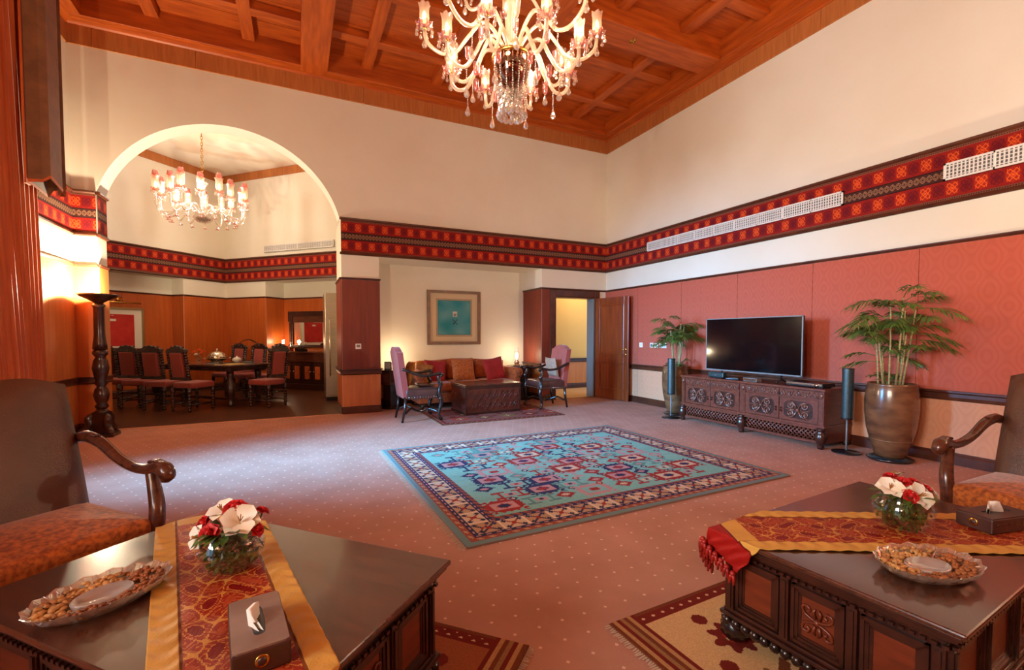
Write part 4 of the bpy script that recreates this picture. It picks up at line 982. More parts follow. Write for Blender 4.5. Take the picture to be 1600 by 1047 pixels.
for k in range(4):
    u0 = (-CL/2+0.07 if k < 2 else 0.05)+(k % 2)*(dw+0.005); u1 = u0+dw-0.005
    dr = MB().box(u0, u1, -CD/2+0.004, -CD/2+0.022, 0.275, 0.545).build('door', CABW, cab, bevel=0.004)
    b = MB(); cu, cz = (u0+u1)/2, 0.41; hw, hh = dw*0.37, 0.105
    pts = [(cu+hw*math.copysign(abs(math.cos(2*PI*i/32))**0.5, math.cos(2*PI*i/32)), cz+hh*math.copysign(abs(math.sin(2*PI*i/32))**0.5, math.sin(2*PI*i/32))) for i in range(32)]
    MB().prism(pts, -CD/2+0.001, -CD/2+0.006).build('carving_ground', DARK, dr)
    for sx in (-1, 1):
        for sz in (-1, 1):
            spiral(b, cu+sx*hw*0.52, cz+sz*hh*0.48, hh*0.46, 1.6, R(90)*sz, sx*sz, 0.0125, -CD/2-0.002)
            b.ball((cu+sx*hw*0.52, -CD/2-0.004, cz+sz*hh*0.48), 0.014, 6, 4)
            b.tube([(cu, -CD/2-0.002, cz), (cu+sx*hw*0.25, -CD/2-0.006, cz+sz*hh*0.75), (cu+sx*hw*0.75, -CD/2-0.002, cz+sz*hh*0.9)], [0.012, 0.011, 0.005], 5)
        b.tube([(cu+sx*hw*0.2, -CD/2-0.002, cz), (cu+sx*hw*0.9, -CD/2-0.006, cz)], [0.012, 0.006], 5)
    b.ball((cu, -CD/2-0.006, cz), 0.022, 8, 6); b.build('scroll_carving', CARV, dr)
    ku = u1-0.03 if k % 2 == 0 else u0+0.03
    MB().tube([(ku, -CD/2-0.004, 0.42), (ku, -CD/2-0.022, 0.405), (ku, -CD/2-0.022, 0.385), (ku, -CD/2-0.004, 0.37)], 0.007, 6).build('handle', DARK, dr)
    dr2 = MB().box(u0, u1, -CD/2+0.002, -CD/2+0.022, 0.562, 0.65).build('drawer_front', CABW, cab, bevel=0.003)
    b = MB()
    for q in range(5):
        uu = u0+(u1-u0)*(q+0.5)/5; spiral(b, uu, 0.606, 0.032, 1.4, R(180 if q % 2 else 0), 1 if q % 2 else -1, 0.007, -CD/2-0.002, 10); b.ball((uu, -CD/2-0.003, 0.606), 0.010, 6, 4)
        b.tube([(uu-0.045, -CD/2, 0.606+(0.028 if q % 2 else -0.028)), (uu, -CD/2-0.004, 0.606+(-0.034 if q % 2 else 0.034)), (uu+0.045, -CD/2, 0.606+(0.028 if q % 2 else -0.028))], 0.006, 4)
    b.build('scroll_carving', CARV, dr2)
for u in (-CL/2+0.033, 0.022, CL/2-0.033):
    fl = MB().box(u-0.03, u+0.03, -CD/2+0.0, -CD/2+0.022, 0.27, 0.655).build('fluted_stile', CABW, cab); b = MB()
    for q in range(12): b.box(u-0.018, u+0.018, -CD/2-0.006, -CD/2, 0.29+q*0.022, 0.302+q*0.022)
    b.build('reeding', CABW, fl)['kind'] = 'stuff'; MB().ball((u, -CD/2-0.004, 0.605), 0.026, 8, 6, (0.9, 0.5, 1.3)).build('carved_boss', CARV, fl)
# television
tv = thing('television', 'large flat black television standing on the carved cabinet', 'television', (5.58, 4.235, CH+0.002), R(-90))
TW, THh, z0 = 1.44, 0.745, 0.105
MB().box(-TW/2, TW/2, -0.016, 0.022, z0, z0+THh).build('casing', BLACK, tv, bevel=0.004)
b = MB().box(-TW/2-0.004, -TW/2+0.010, -0.021, -0.012, z0-0.004, z0+THh+0.004).box(TW/2-0.010, TW/2+0.004, -0.021, -0.012, z0-0.004, z0+THh+0.004).box(-TW/2, TW/2, -0.021, -0.012, z0-0.004, z0+0.012).box(-TW/2, TW/2, -0.021, -0.012, z0+THh-0.008, z0+THh+0.004)
b.build('bezel', GREYP, tv)
MB().box(-TW/2+0.010, TW/2-0.010, -0.0185, -0.0165, z0+0.012, z0+THh-0.008).build('screen', SCREEN, tv)
for s in (-1, 1): MB().tube([(s*0.45, -0.10, 0.013), (s*0.45, 0.0, 0.05), (s*0.45, 0.0, 0.12)], 0.012, 6).tube([(s*0.45, 0.0, 0.05), (s*0.45, 0.10, 0.013)], 0.012, 6).build('stand_foot', BLACK, tv)
# things on the cabinet
t = thing('centre_speaker', 'small grey centre speaker on the cabinet before the television', 'speaker', (5.46, 4.66, CH+0.001), R(-90))
MB().box(-0.13, 0.13, -0.04, 0.04, 0.012, 0.085).build('cabinet_box', SPKM, t, bevel=0.012); MB().box(-0.10, 0.10, -0.035, 0.035, 0, 0.012).build('base', BLACK, t)
MB().box(-0.012, 0.012, -0.043, -0.040, 0.042, 0.05).build('badge', GREYP, t)
t = thing('set_top_box', 'slim silver-fronted player at the right end of the cabinet', 'player', (5.54, 3.40, CH+0.001), R(-90))
MB().box(-0.215, 0.215, -0.12, 0.12, 0.008, 0.055).build('casing', BLACK, t, bevel=0.004)
MB().box(-0.21, 0.21, -0.126, -0.12, 0.028, 0.050).build('silver_fascia', SILVER, t)
MB().lathe([(0,0),(0.018,0),(0.020,0.012),(0,0.014)], 16, (0.15, -0.124, 0.032), M=Matrix.Rotation(R(90), 3, 'X')).build('dial', SILVER, t)
for sx in (-1, 1): MB().box(sx*0.17-0.02, sx*0.17+0.02, -0.09, 0.09, 0, 0.008).build('foot', BLACK, t)
t = thing('media_receiver', 'small silver set-top box below the television screen', 'set-top box', (5.48, 4.12, CH+0.001), R(-90))
MB().box(-0.10, 0.10, -0.05, 0.05, 0, 0.045).build('casing', GREYP, t, bevel=0.004); MB().box(-0.095, 0.095, -0.053, -0.05, 0.006, 0.04).build('fascia', SILVER, t)
t = thing('remote_control', 'black remote control lying left of the silver set-top box', 'remote', (5.45, 4.40, CH+0.001), R(-70))
MB().rbox(-0.09, 0.09, -0.022, 0.022, 0, 0.02, 0.006).build('casing', BLACK, t); MB().cbox(0.02, 0, 0.021, 0.10, 0.03, 0.004).build('keypad', GREYP, t)
# standing speakers
def floor_speaker(label, loc, rz):
    t = thing('floor_speaker', label, 'speaker', loc, rz, 'slim standing speakers')
    MB().lathe([(0,0),(0.135,0),(0.14,0.008),(0.13,0.014),(0.02,0.02),(0.012,0.03),(0,0.03)], 28).build('base', BLACK, t)
    MB().tube([(0, 0, 0.02), (0, 0, 0.42)], 0.009, 8).build('pole', GREYP, t)
    pts = [(0.055*math.cos(R(a)), 0.055*math.sin(R(a))) for a in range(200, 341, 10)]+[(0.052, 0.03), (-0.052, 0.03)]
    MB().prism(pts, 0.39, 0.93, 'z').build('column', SPKM, t, bevel=0.003)
    MB().prism([(x*1.04, y*1.04) for x, y in pts], 0.375, 0.392, 'z').build('end_cap', BLACK, t); MB().prism([(x*1.03, y*1.03) for x, y in pts], 0.93, 0.938, 'z').build('end_cap', BLACK, t)
    return t
floor_speaker('slim grey speaker on a pole between cabinet and right plant pot', (5.50, 2.965, 0.001), R(-75))
floor_speaker('slim grey speaker on a pole at the far end of the cabinet', (5.33, 5.42, 0.001), R(-75))
# potted bamboo palms
def palm(label, plabel, loc, seed, k, spread, nst):
    t = thing('plant_pot', plabel, 'plant pot', loc, 0)
    prof = [(0.140,0.03),(0.160,0.06),(0.205,0.20),(0.245,0.34),(0.265,0.50),(0.268,0.62),(0.258,0.72),(0.243,0.785),(0.248,0.80),(0.236,0.805),(0.226,0.785),(0.22,0.74)]
    prof = [(r*k, z) for r, z in prof]
    MB().lathe(prof, 36).build('glazed_body', POTM, t)
    MB().lathe([(r_*k, z) for r_, z in ((0.2065,0.205),(0.212,0.212),(0.2125,0.222))], 36).build('ridge', POTM, t)
    MB().lathe([(0,0.0),(0.215*k,0.0),(0.235*k,0.022),(0.225*k,0.026),(0.205*k,0.010),(0,0.010)], 36).build('saucer', BLACKW, t)
    MB().lathe([(0,0.75),(0.12,0.755),(0.222*k,0.745)], 24).build('soil', SOIL, t)
    p = thing('bamboo_palm', label, 'plant', (loc[0], loc[1], loc[2]+0.752), 0)
    r_ = random.Random(seed)
    def leaflet(b, o, d, ln, w):
        d = Vector(d).normalized(); s = d.cross(Vector((0,0,1))); s = s.normalized() if s.length > 1e-3 else Vector((1,0,0))
        m = o+d*ln*0.45+Vector((0,0,0.004)); e = o+d*ln+Vector((0,0,-0.30*ln)); b.add([o, m+s*w-Vector((0,0,w*0.4)), e, m-s*w-Vector((0,0,w*0.4)), m], [(0,1,4),(1,2,4),(2,3,4),(3,0,4)], True)
    def frond(o, a, el, ln, nl):
        b = MB(); pts = []
        for i in range(9):
            q = i/8; e = el-q*q*0.9
            pts.append(o+Vector((math.cos(a)*math.cos(el)*ln*q, math.sin(a)*math.cos(el)*ln*q, ln*(math.sin(el)*q-0.42*q*q))))
        b.tube(pts, [0.004*(1-0.7*i/8) for i in range(9)], 4)
        for i in range(nl):
            q = 0.22+0.78*(i+0.5)/nl; j = min(int(q*8), 7); f = q*8-j; P = pts[j].lerp(pts[j+1], f); T = (pts[j+1]-pts[j]).normalized(); S = T.cross(Vector((0,0,1))).normalized()
            L = ln*0.50*math.sin(PI*(0.2+0.72*q))
            for s in (-1, 1): leaflet(b, P, T*0.75+S*s*(0.85-0.45*q)+Vector((0,0,r_.uniform(-.3,.2))), L, 0.0078*(1+0.5*r_.random()))
        leaflet(b, pts[-1], (pts[-1]-pts[-2]), ln*0.25, 0.009)
        b.v = [(min(x, 0.32), y, z) for x, y, z in b.v]; b.build('frond', LEAF, p)
    for i in range(nst):
        a = 2*PI*i/nst+r_.uniform(-.3, .3); rr = r_.uniform(0.04, 0.13); h = r_.uniform(0.5, 0.98)
        lean = r_.uniform(0.0, 0.10); top = Vector(((rr+lean)*math.cos(a), (rr+lean)*math.sin(a), h))
        base = Vector((rr*math.cos(a), rr*math.sin(a), 0.005))
        c = MB().tube([base, base.lerp(top, 0.5)+Vector((0.01, 0.0, 0)), top], [0.009, 0.008, 0.006], 6)
        for q in range(1, 7):
            P = base.lerp(top, q/7); c.lathe([(0.0,-0.003),(0.0105,0),(0.0,0.003)], 6, P)
        c.build('cane', CANE, p)
        for q in range(6):
            frond(top-Vector((0,0,0.05*q)), a+r_.uniform(-1.2, 1.2)+q*1.3, r_.uniform(0.1, 1.0), r_.uniform(0.26, 0.44)*spread, 12)
    for q in range(5): frond(Vector((r_.uniform(-.06, .06), r_.uniform(-.06, .06), 0.02)), r_.uniform(0, 6.28), r_.uniform(0.6, 1.1), r_.uniform(0.2, 0.30)*spread, 7)
    return p
palm('tall bamboo palm growing in the right brown pot', 'tall glazed brown pot near the right armchair', (5.60, 2.60, 0.001), 21, 0.85, 1.05, 8)
palm('bamboo palm growing in the far brown pot by the cabinet', 'glazed brown pot behind the far end of the cabinet', (5.64, 5.64, 0.001), 4, 0.80, 0.95, 7)
# switches
def switch(label, y, w, z=1.12, dark=False):
    t = thing('wall_switch', label, 'switch', (XR-0.012, y, z), R(-90))
    MB().box(-w/2, w/2, -0.012, 0, -0.045, 0.045).build('plate', WHITE, t, bevel=0.004)
    n = max(1, round(w/0.09)); 
    for i in range(n): u = -w/2+w*(i+0.5)/n; MB().box(u-0.026, u+0.026, -0.017, -0.012, -0.026, 0.026).build('display' if dark else 'rocker', GREYP if dark else VENTM, t, bevel=0.003)
switch('single white light switch nearest the open door', 6.85, 0.09)
switch('white thermostat plate, middle of the row by the door', 6.56, 0.09, dark=True)
switch('white dimmer plate next to the wide switch', 6.44, 0.09, dark=True)
switch('wide white switch plate nearest the far plant', 6.27, 0.17)
# ------------------------------------------------------------------ alcove with sofa
# sofa: local front -y
so = thing('sofa', 'rust orange camel-back sofa in the alcove under the picture', 'sofa', (2.87, 8.22, 0.0), 0)
SW, SD = 1.02, 0.46
MB().rbox(-SW+0.12, SW-0.12, -SD+0.02, SD-0.16, 0.11, 0.30, 0.03).build('base', SOFAF, so)
for k in range(3):
    x0 = -0.90+k*0.60; MB().rbox(x0+0.004, x0+0.596, -SD-0.01, SD-0.22, 0.30, 0.455, 0.04, dome=0.02).build('seat_cushion', SOFAF, so)
pts = [(-SW+0.10, 0.12)]
for i in range(25):
    u = -1+2*i/24; pts.append((u*(SW-0.10), 0.80+0.05*math.cos(u*PI*1.0)*0.5+0.03))
pts.append((SW-0.10, 0.12))
MB().prism(pts, SD-0.22, SD-0.02, 'y').build('back', SOFAF, so, bevel=0.04)
for k in range(3):
    x0 = -0.87+k*0.58; o = MB().rbox(x0, x0+0.575, 0.0, 0.36, 0, 0.13, 0.05, dome=0.03).build('back_cushion', SOFAF, so); o.rotation_euler = (R(78), 0, 0); o.location = (0, SD-0.20, 0.46)
for s in (-1, 1):
    a = MB(); x = s*(SW-0.06)
    a.box(min(x-s*0.10, x+s*0.02), max(x-s*0.10, x+s*0.02), -SD+0.02, SD-0.06, 0.11, 0.58)
    arm = a.build('arm', SOFAF, so, bevel=0.02)
    MB().lathe([(0.0,0.0),(0.075,0.0),(0.095,0.02),(0.095,0.82),(0.075,0.84),(0,0.84)], 20, (x-s*0.02, SD-0.08, 0.60), M=Matrix.Rotation(R(90), 3, 'X')).build('arm_roll', SOFAF, arm)
    b = MB(); spiral(b, x-s*0.02, 0.60, 0.07, 1.5, R(200 if s > 0 else -20), -s, 0.008, -SD-0.06+0.02, 16); b.build('scroll_piping', SOFAF, arm)
    for y in (-SD+0.07, SD-0.1): MB().lathe([(0.02,0),(0.03,0.05),(0.035,0.11)], 10, (s*(SW-0.12), y, 0)).build('foot', BLACKW, so)
def cushion(label, m, loc, rot, s, th=0.10, grp=None, piping=None):
    n = 10; b = MB(); vs = []
    for side in (1, -1):
        for j in range(n+1):
            for i in range(n+1):
                u, v = -1+2*i/n, -1+2*j/n; p = (1-u**4)*(1-v**4); pin = 1-0.06*(1-abs(u))*(abs(v) > 0.99)-0.06*(1-abs(v))*(abs(u) > 0.99)
                vs.append((u*s/2*pin, v*s/2*pin, side*th/2*p**0.5))
    m_ = (n+1)**2; fs = []
    for j in range(n):
        for i in range(n):
            a = j*(n+1)+i; fs += [(a, a+1, a+n+2, a+n+1), (m_+a+1, m_+a, m_+a+n+1, m_+a+n+2)]
    o = b.add(vs, fs, True).build('cushion', m); o.location = loc; o.rotation_euler = rot; tag(o, label, 'cushion', grp)
    return o
cushion('red velvet cushion at the left end of the sofa', REDC, (2.27, 8.12, 0.65), (R(72), R(6), R(-12)), 0.40, 0.11)
cushion('red velvet cushion at the right end of the sofa', REDC, (3.43, 8.06, 0.66), (R(72), R(-8), R(8)), 0.44, 0.11)
cushion('brown patterned cushion in the middle of the sofa', PAISLEY, (2.80, 8.07, 0.67), (R(72), 0, R(2)), 0.44, 0.12)
cushion('gold cushion leaning on the left arm of the sofa', GOLDF, (2.03, 8.10, 0.64), (R(70), R(14), R(-32)), 0.34, 0.10)

# picture above the sofa
pic = thing('framed_picture', 'framed turquoise artwork above the rust sofa', 'picture', (2.86, 8.778, 1.655), 0)
w, h = 0.55, 0.535
PF = mat('picture_frame_wood', (98,60,34), (120,78,46), rough=0.35, scale=8); MAT_ = mat('picture_mount', (206,182,148), rough=0.9)
for z in (-1, 1): MB().prism([(-w, z*h), (w, z*h), (w-0.055, z*(h-0.055)), (-w+0.055, z*(h-0.055))], -0.045, 0, 'y').build('frame_rail', PF, pic)
for s in (-1, 1): MB().prism([(s*w, -h), (s*w, h), (s*(w-0.055), h-0.055), (s*(w-0.055), -h+0.055)], -0.045, 0, 'y').build('frame_stile', PF, pic)
MB().box(-w+0.05, w-0.05, -0.02, -0.008, -h+0.05, h-0.05).build('mount', MAT_, pic)
nx = ny = 90; y, x = np.mgrid[0:ny, 0:nx]; d = np.minimum(np.minimum(x, nx-1-x), np.minimum(y, ny-1-y)); rg = np.random.default_rng(1)
A = np.zeros((ny, nx, 3)); A[:] = L3(62,140,152); cl = (np.sin(x*.11+2*np.sin(y*.07))+np.sin(y*.13+1.5*np.sin(x*.05)))*0.025+(rg.random((ny, nx))-.5)*0.03; A += cl[..., None]
A[d < 4] = L3(206,190,160); A[(d == 0) | (d == 3)] = L3(70,60,50); A[(d > 0) & (d < 3) & ((x+y) % 4 < 1)] = L3(140,110,80)
A[(abs(x-46) < 6) & (abs(y-53) < 7)] = L3(196,196,186); A[(abs(x-46) < 4) & (abs(y-51) < 4) & ((x*3+y*7) % 5 < 3)] = L3(60,56,60)
A[(abs(x-46) < 7) & (abs(y-34) < 7) & (abs(abs(x-46)-abs(y-34)) < 2)] = L3(24,72,90); A[(abs(x-44)+abs(y-31)) < 3] = L3(24,60,80)
me = paintgrid('print', np.clip(A, 0.003, 1), 0.74/nx, 0.74/ny, lambda u, v: (u-0.37, 0*u-0.021, v-0.37), painted('art_print', rough=0.5, bump=0.02))
o = bpy.data.objects.new('print', me); col.objects.link(o); o.parent = pic
MB().box(-w+0.05, w-0.05, -0.030, -0.028, -h+0.05, h-0.05).build('glazing', thin_glass('picture_glass', face=0.0, edge=0.06, rough=0.4), pic)

# carved chest used as a low table
ch = thing('carved_chest', 'low carved wooden chest standing before the sofa', 'chest', (2.935, 7.28, 0.011), R(4))
hx, hy, hz = 0.505, 0.31, 0.49
MB().box(-hx, hx, -hy, hy, 0.03, hz-0.03).build('body', CHESTW, ch, bevel=0.004)
MB().box(-hx-0.012, hx+0.012, -hy-0.012, hy+0.012, hz-0.03, hz).build('lid', WALNUT, ch, bevel=0.006)
for z0, z1 in ((0.0, 0.04), (hz-0.075, hz-0.032)): MB().box(-hx-0.006, hx+0.006, -hy-0.008, hy+0.008, z0, z1).build('border_moulding', DARK, ch, bevel=0.003)
for s in (-1, 1): MB().box(s*hx-0.016 if s > 0 else s*hx-0.006, s*hx+0.006 if s > 0 else s*hx+0.016, -hy-0.008, -hy+0.01, 0.04, hz-0.075).build('corner_strip', DARK, ch)
b = MB(); r_ = random.Random(3)
for i in range(9):
    u = -hx+0.07+i*(2*hx-0.14)/8
    for z in (0.14, 0.30):
        spiral(b, u, z, 0.055, 1.3, r_.uniform(0, 6), 1 if (i % 2) else -1, 0.007, -hy-0.002, 10); b.tube([(u-0.05, -hy-0.002, z-0.07), (u, -hy-0.005, z+0.01), (u+0.05, -hy-0.002, z+0.075)], 0.006, 4)
b.build('floral_carving', CHESTW, ch)
b = MB()
for i in range(5):
    u = -hy+0.07+i*(2*hy-0.14)/4
    for z in (0.14, 0.30): spiral(b, -hx-0.002, z, 0.05, 1.3, i, 1 if i % 2 else -1, 0.007, u, 10, f=lambda a_, y_, z_: (-hx-0.002, y_+(a_+hx+0.002), z_))
b.build('floral_carving', CHESTW, ch)

# octagonal side tables, lamps and bits on them
def side_table(label, loc):
    t = thing('side_table', label, 'side table', loc, 0, 'dark octagonal side tables')
    oc = lambda r: [(r*math.cos(R(22.5+45*i)), r*math.sin(R(22.5+45*i))) for i in range(8)]
    MB().prism(oc(0.27), 0.66, 0.69, 'z').build('top', BLACKW, t, bevel=0.006)
    MB().prism(oc(0.24), 0.43, 0.66, 'z').build('apron', DARK, t)
    MB().prism(oc(0.19), 0.05, 0.43, 'z').build('pedestal', BLACKW, t); MB().prism(oc(0.25), 0.0, 0.05, 'z').build('plinth', BLACKW, t, bevel=0.006)
    for i in range(8):
        a = R(45*i); b = MB(); 
        for k in range(5):
            for s in (-1, 1): b.tube([(0.225, -0.07+0.028*k, 0.47 if s > 0 else 0.62), (0.225, -0.07+0.028*k+0.03, 0.62 if s > 0 else 0.47)], 0.004, 4)
        o = b.build('fret_panel', WALNUT, t); o.rotation_euler = (0, 0, a); o['kind'] = 'stuff'
    return t
side_table('dark octagonal side table at the left of the sofa', (1.56, 8.36, 0.0))
side_table('dark octagonal side table at the right of the sofa under the lamp', (4.14, 8.40, 0.0))
def oil_lamp(label, loc, s=1.0, power=12):
    t = thing('oil_lamp', label, 'lamp', loc, 0)
    MB().lathe([(0,0),(0.07*s,0),(0.072*s,0.012*s),(0.045*s,0.03*s),(0.05*s,0.045*s),(0.058*s,0.065*s),(0.045*s,0.085*s),(0.024*s,0.095*s),(0.03*s,0.11*s),(0.03*s,0.118*s),(0,0.118*s)], 20).build('base', SILVER, t)
    MB().lathe([(0.034*s,0.112*s),(0.05*s,0.15*s),(0.064*s,0.19*s),(0.056*s,0.24*s),(0.04*s,0.30*s),(0.038*s,0.35*s),(0.042*s,0.37*s)], 24).build('chimney', GLASS, t)
    MB().lathe([(0,0.118*s),(0.010*s,0.13*s),(0.016*s,0.155*s),(0.009*s,0.185*s),(0,0.205*s)], 10).build('flame_bulb', FLAME, t)
    point_light('lamp_light', (0, 0, 0.20*s), power, (1.0, 0.78, 0.48), 0.04, t); return t
oil_lamp('glass hurricane lamp glowing on the right side table', (4.06, 8.38, 0.691), 1.0, 9)
oil_lamp('glass hurricane lamp hidden behind the left pink armchair', (1.64, 8.40, 0.691), 1.0, 12)
t = thing('desk_clock', 'small dark clock on the left side table beside the pier', 'clock', (1.45, 8.18, 0.691), R(-20))
MB().box(-0.06, 0.06, -0.03, 0.03, 0, 0.15).build('case', BLACKW, t, bevel=0.006); MB().box(-0.045, 0.045, -0.033, -0.03, 0.03, 0.13).build('face', GREYP, t)
t = thing('ashtray', 'little silver dish at the foot of the right hurricane lamp', 'dish', (4.15, 8.25, 0.691), 0)
MB().lathe([(0.02,0),(0.05,0.004),(0.062,0.02),(0.058,0.02),(0.046,0.008),(0,0.006)], 16).build('bowl', SILVER, t)

# pink high-back armchairs with carved black frames
def pink_armchair(label, loc, rz):
    t = thing('carved_armchair', label, 'armchair', loc, rz, 'pink carved armchairs in the alcove')
    W = 0.27
    MB().rbox(-W, W, -0.25, 0.27, 0.35, 0.50, 0.03, dome=0.02).build('seat', LEATHD, t)
    MB().box(-W+0.005, W-0.005, -0.245, 0.265, 0.345, 0.385).build('seat_rail', LEATHD, t)
    b = MB()
    for i in range(13):
        u = -1+2*i/12; b.ball((u*W, 0.272, 0.372), 0.008, 6, 4)
        for s in (-1, 1): b.ball((s*(W+0.002), u*0.25+0.01, 0.372), 0.008, 6, 4)
    b.build('nail_heads', SILVER, t)['kind'] = 'stuff'
    pts = [(-W+0.01, 0.36)]
    for i in range(21):
        u = -1+2*i/20; pts.append((u*(W-0.005+0.01*(1-abs(u))), 1.055+0.075*max(0.0, math.cos(u*PI*0.62))**0.8))
    pts.append((W-0.01, 0.36))
    bk = MB().prism(pts, -0.045, 0.045, 'y', smooth=False)
    bk.v = [(x, y-0.235-0.16*max(0, z-0.45), z) for x, y, z in bk.v]; bk.build('backrest', PINKF, t, bevel=0.03)
    for s in (-1, 1):
        x = s*(W+0.03)
        p = smooth_path([(x-s*0.02, -0.30, 0.80), (x, -0.22, 0.775), (x, -0.08, 0.715), (x, 0.08, 0.695), (x, 0.20, 0.715), (x, 0.27, 0.725), (x, 0.30, 0.70), (x, 0.275, 0.675)], 5)
        arm = MB().tube(p, lerp_list([0.02, 0.024, 0.022, 0.02, 0.023, 0.027, 0.026, 0.016], len(p)), 8).build('arm', BLACKW, t)
        p = smooth_path([(x, 0.24, 0.69), (x, 0.25, 0.62), (x, 0.275, 0.56), (x, 0.26, 0.50), (x, 0.255, 0.42), (x, 0.27, 0.36)], 4)
        MB().tube(p, lerp_list([0.022, 0.03, 0.034, 0.022, 0.026, 0.03], len(p)), 8).build('arm_post', BLACKW, t)
        p = smooth_path([(x, 0.27, 0.36), (x, 0.285, 0.28), (x, 0.26, 0.18), (x, 0.245, 0.10), (x, 0.27, 0.04), (x, 0.30, 0.022)], 4)
        MB().tube(p, lerp_list([0.03, 0.034, 0.026, 0.02, 0.026, 0.022], len(p)), 8).build('leg', BLACKW, t)
        MB().tube([(s*(W-0.02), -0.245, 0.38), (s*(W-0.02), -0.26, 0.2), (s*(W-0.02), -0.30, 0.0)], [0.024, 0.022, 0.018], 6).build('leg', BLACKW, t)
    b = MB()
    for s in (-1, 1):
        b.tube(smooth_path([(s*W, 0.25, 0.13), (s*0.16, 0.14, 0.17), (s*0.05, 0.03, 0.12), (-s*0.05, -0.05, 0.14), (-s*0.16, -0.15, 0.19), (-s*(W-0.03), -0.25, 0.13)], 4), 0.017, 7)
    b.build('stretcher', BLACKW, t)
    return t
pink_armchair('pink high-back armchair at the left of the chest, seen from its side', (1.705, 7.05, 0.0), R(-90))
pink_armchair('pink high-back armchair at the right of the chest, facing the sofa group', (4.12, 7.28, 0.0), R(90))
cushion('gold cushion on the left pink armchair', GOLDF, (1.56, 7.05, 0.71), (R(76), 0, R(-90)), 0.38, 0.10)
cushion('beige brocade cushion on the right pink armchair', BEIGEC, (4.25, 7.28, 0.72), (R(76), 0, R(90)), 0.36, 0.10)
t = thing('serving_tray', 'small dark wooden tray on the seat of the left pink armchair', 'tray', (1.80, 7.05, 0.523), 0)
MB().box(-0.10, 0.12, -0.16, 0.16, 0, 0.012).build('board', WALNUT, t, bevel=0.004); MB().tube([(-0.10, -0.16, 0.014), (0.12, -0.16, 0.014), (0.12, 0.16, 0.014), (-0.10, 0.16, 0.014), (-0.10, -0.16, 0.014)], 0.006, 5).build('rim', DARK, t)
# room control on the pier
t = thing('thermostat', 'small white room thermostat on the wooden pier', 'thermostat', (0.93, YB-0.012, 1.12), 0)
MB().box(-0.045, 0.045, -0.016, 0, -0.045, 0.045).build('plate', WHITE, t, bevel=0.004); MB().box(-0.028, 0.028, -0.019, -0.016, -0.015, 0.028).build('display', GREYP, t)
# ------------------------------------------------------------------ dining room furniture
CRAIL = mat('dining_chair_wood', (40,18,14), (66,30,22), rough=0.22, scale=14, coat=0.35)
CFAB = mat('dining_chair_stripe', (138,52,44), (166,74,58), rough=0.7, scale=9, stretch=(12,12,0.3), sheen=0.3)
def dining_chair(label, loc, rz):
    """carved barley-twist chair; local front +y"""
    t = thing('dining_chair', label, 'chair', loc, rz, 'carved dining chairs around the table')
    W = 0.212
    MB().rbox(-W, W, -0.20, 0.26, 0.40, 0.50, 0.025, dome=0.015).build('seat', CFAB, t)
    pad = MB().rbox(-0.132, 0.132, 0, 0.42, -0.03, 0.03, 0.015).build('backrest_pad', CFAB, t)
    pad.rotation_euler = (R(97), 0, 0); pad.location = (0, -0.235, 0.60)
    pts = [(-W-0.01, 1.02)]
    for i in range(17):
        u = -1+2*i/16; pts.append((u*(W+0.01), 1.05+0.085*math.cos(u*PI/2)+0.012*math.cos(u*PI*5)))
    pts += [(W+0.01, 1.02), (0.12, 1.0), (-0.12, 1.0)]
    cr = MB().prism(pts, -0.30, -0.26, 'y')
    for s in (-1, 1):
        spiral(cr, s*0.13, 1.07, 0.05, 1.4, R(90), s, 0.012, -0.255, 12); cr.ball((s*0.20, -0.262, 1.06), 0.026, 8, 6)
    cr.ball((0, -0.262, 1.085), 0.036, 8, 6, (0.8, 0.6, 1.2))
    cr.build('crest_rail', CRAIL, t)
    MB().box(-W, W, -0.245, -0.205, 0.545, 0.60).ball((0, -0.205, 0.572), 0.03, 8, 5, (2.5, 0.5, 0.7)).build('lower_rail', CRAIL, t)
    for s in (-1, 1):
        po = MB().lathe(bead(10, 0.020, 0.034, 0.60, 1.05, 5), 8); po.v = [(x+s*(W-0.02), y-0.225-(z-0.60)*0.12, z) for x, y, z in po.v]; po.build('back_post', CRAIL, t)
        ca = MB()
        for k in range(8): ca.ball((s*(W-0.065), -0.222-k*0.0065, 0.63+k*0.055), 0.022, 7, 5, (0.7, 0.7, 1.2))
        ca.build('carved_edge', CRAIL, t)
        for y in (-0.215, 0.225):
            MB().lathe([(0.018,0),(0.026,0.02),(0.022,0.04)]+[(r, z) for r, z in bead(5, 0.018, 0.030, 0.05, 0.30, 5)]+[(0.03,0.32),(0.032,0.41)], 8, (s*(W-0.025), y, 0)).build('leg', CRAIL, t)
        MB().tube([(s*(W-0.025), -0.2, 0.12), (s*(W-0.025), 0.21, 0.12)], 0.014, 6).build('stretcher', CRAIL, t)
    st = MB().lathe(bead(9, 0.010, 0.02, -0.20, 0.20, 4), 7, (0, 0.225, 0.20), M=Matrix.Rotation(R(90), 3, 'Y')); st.build('stretcher', CRAIL, t)
    MB().tube([(-0.2, 0, 0.12), (0.2, 0, 0.12)], 0.014, 6).build('stretcher', CRAIL, t)
    return t
def face(dx, dy): return math.atan2(-dx, dy)
ZD = -0.012
fe1 = face(0.7071, 0.7071); fe1b = face(-0.7071, -0.7071); fh = face(-0.7071, 0.7071)
TA, TB = 2.05, 2.03
def dloc(a, b): x, y = dxy(a, b); return (x, y, ZD)
def seat_at(a, b, fx, fy):
    x, y = dxy(a+0.22, b); n = math.hypot(fx, fy); return (x+0.22*fx/n, y+0.22*fy/n, ZD), face(fx, fy)
p_, r_ = seat_at(2.86, 2.78, 0.66, 0.75)
c0 = dining_chair('dining chair fourth in the near row, its orange seat showing', p_, r_)
G = 'carved dining chairs around the table'
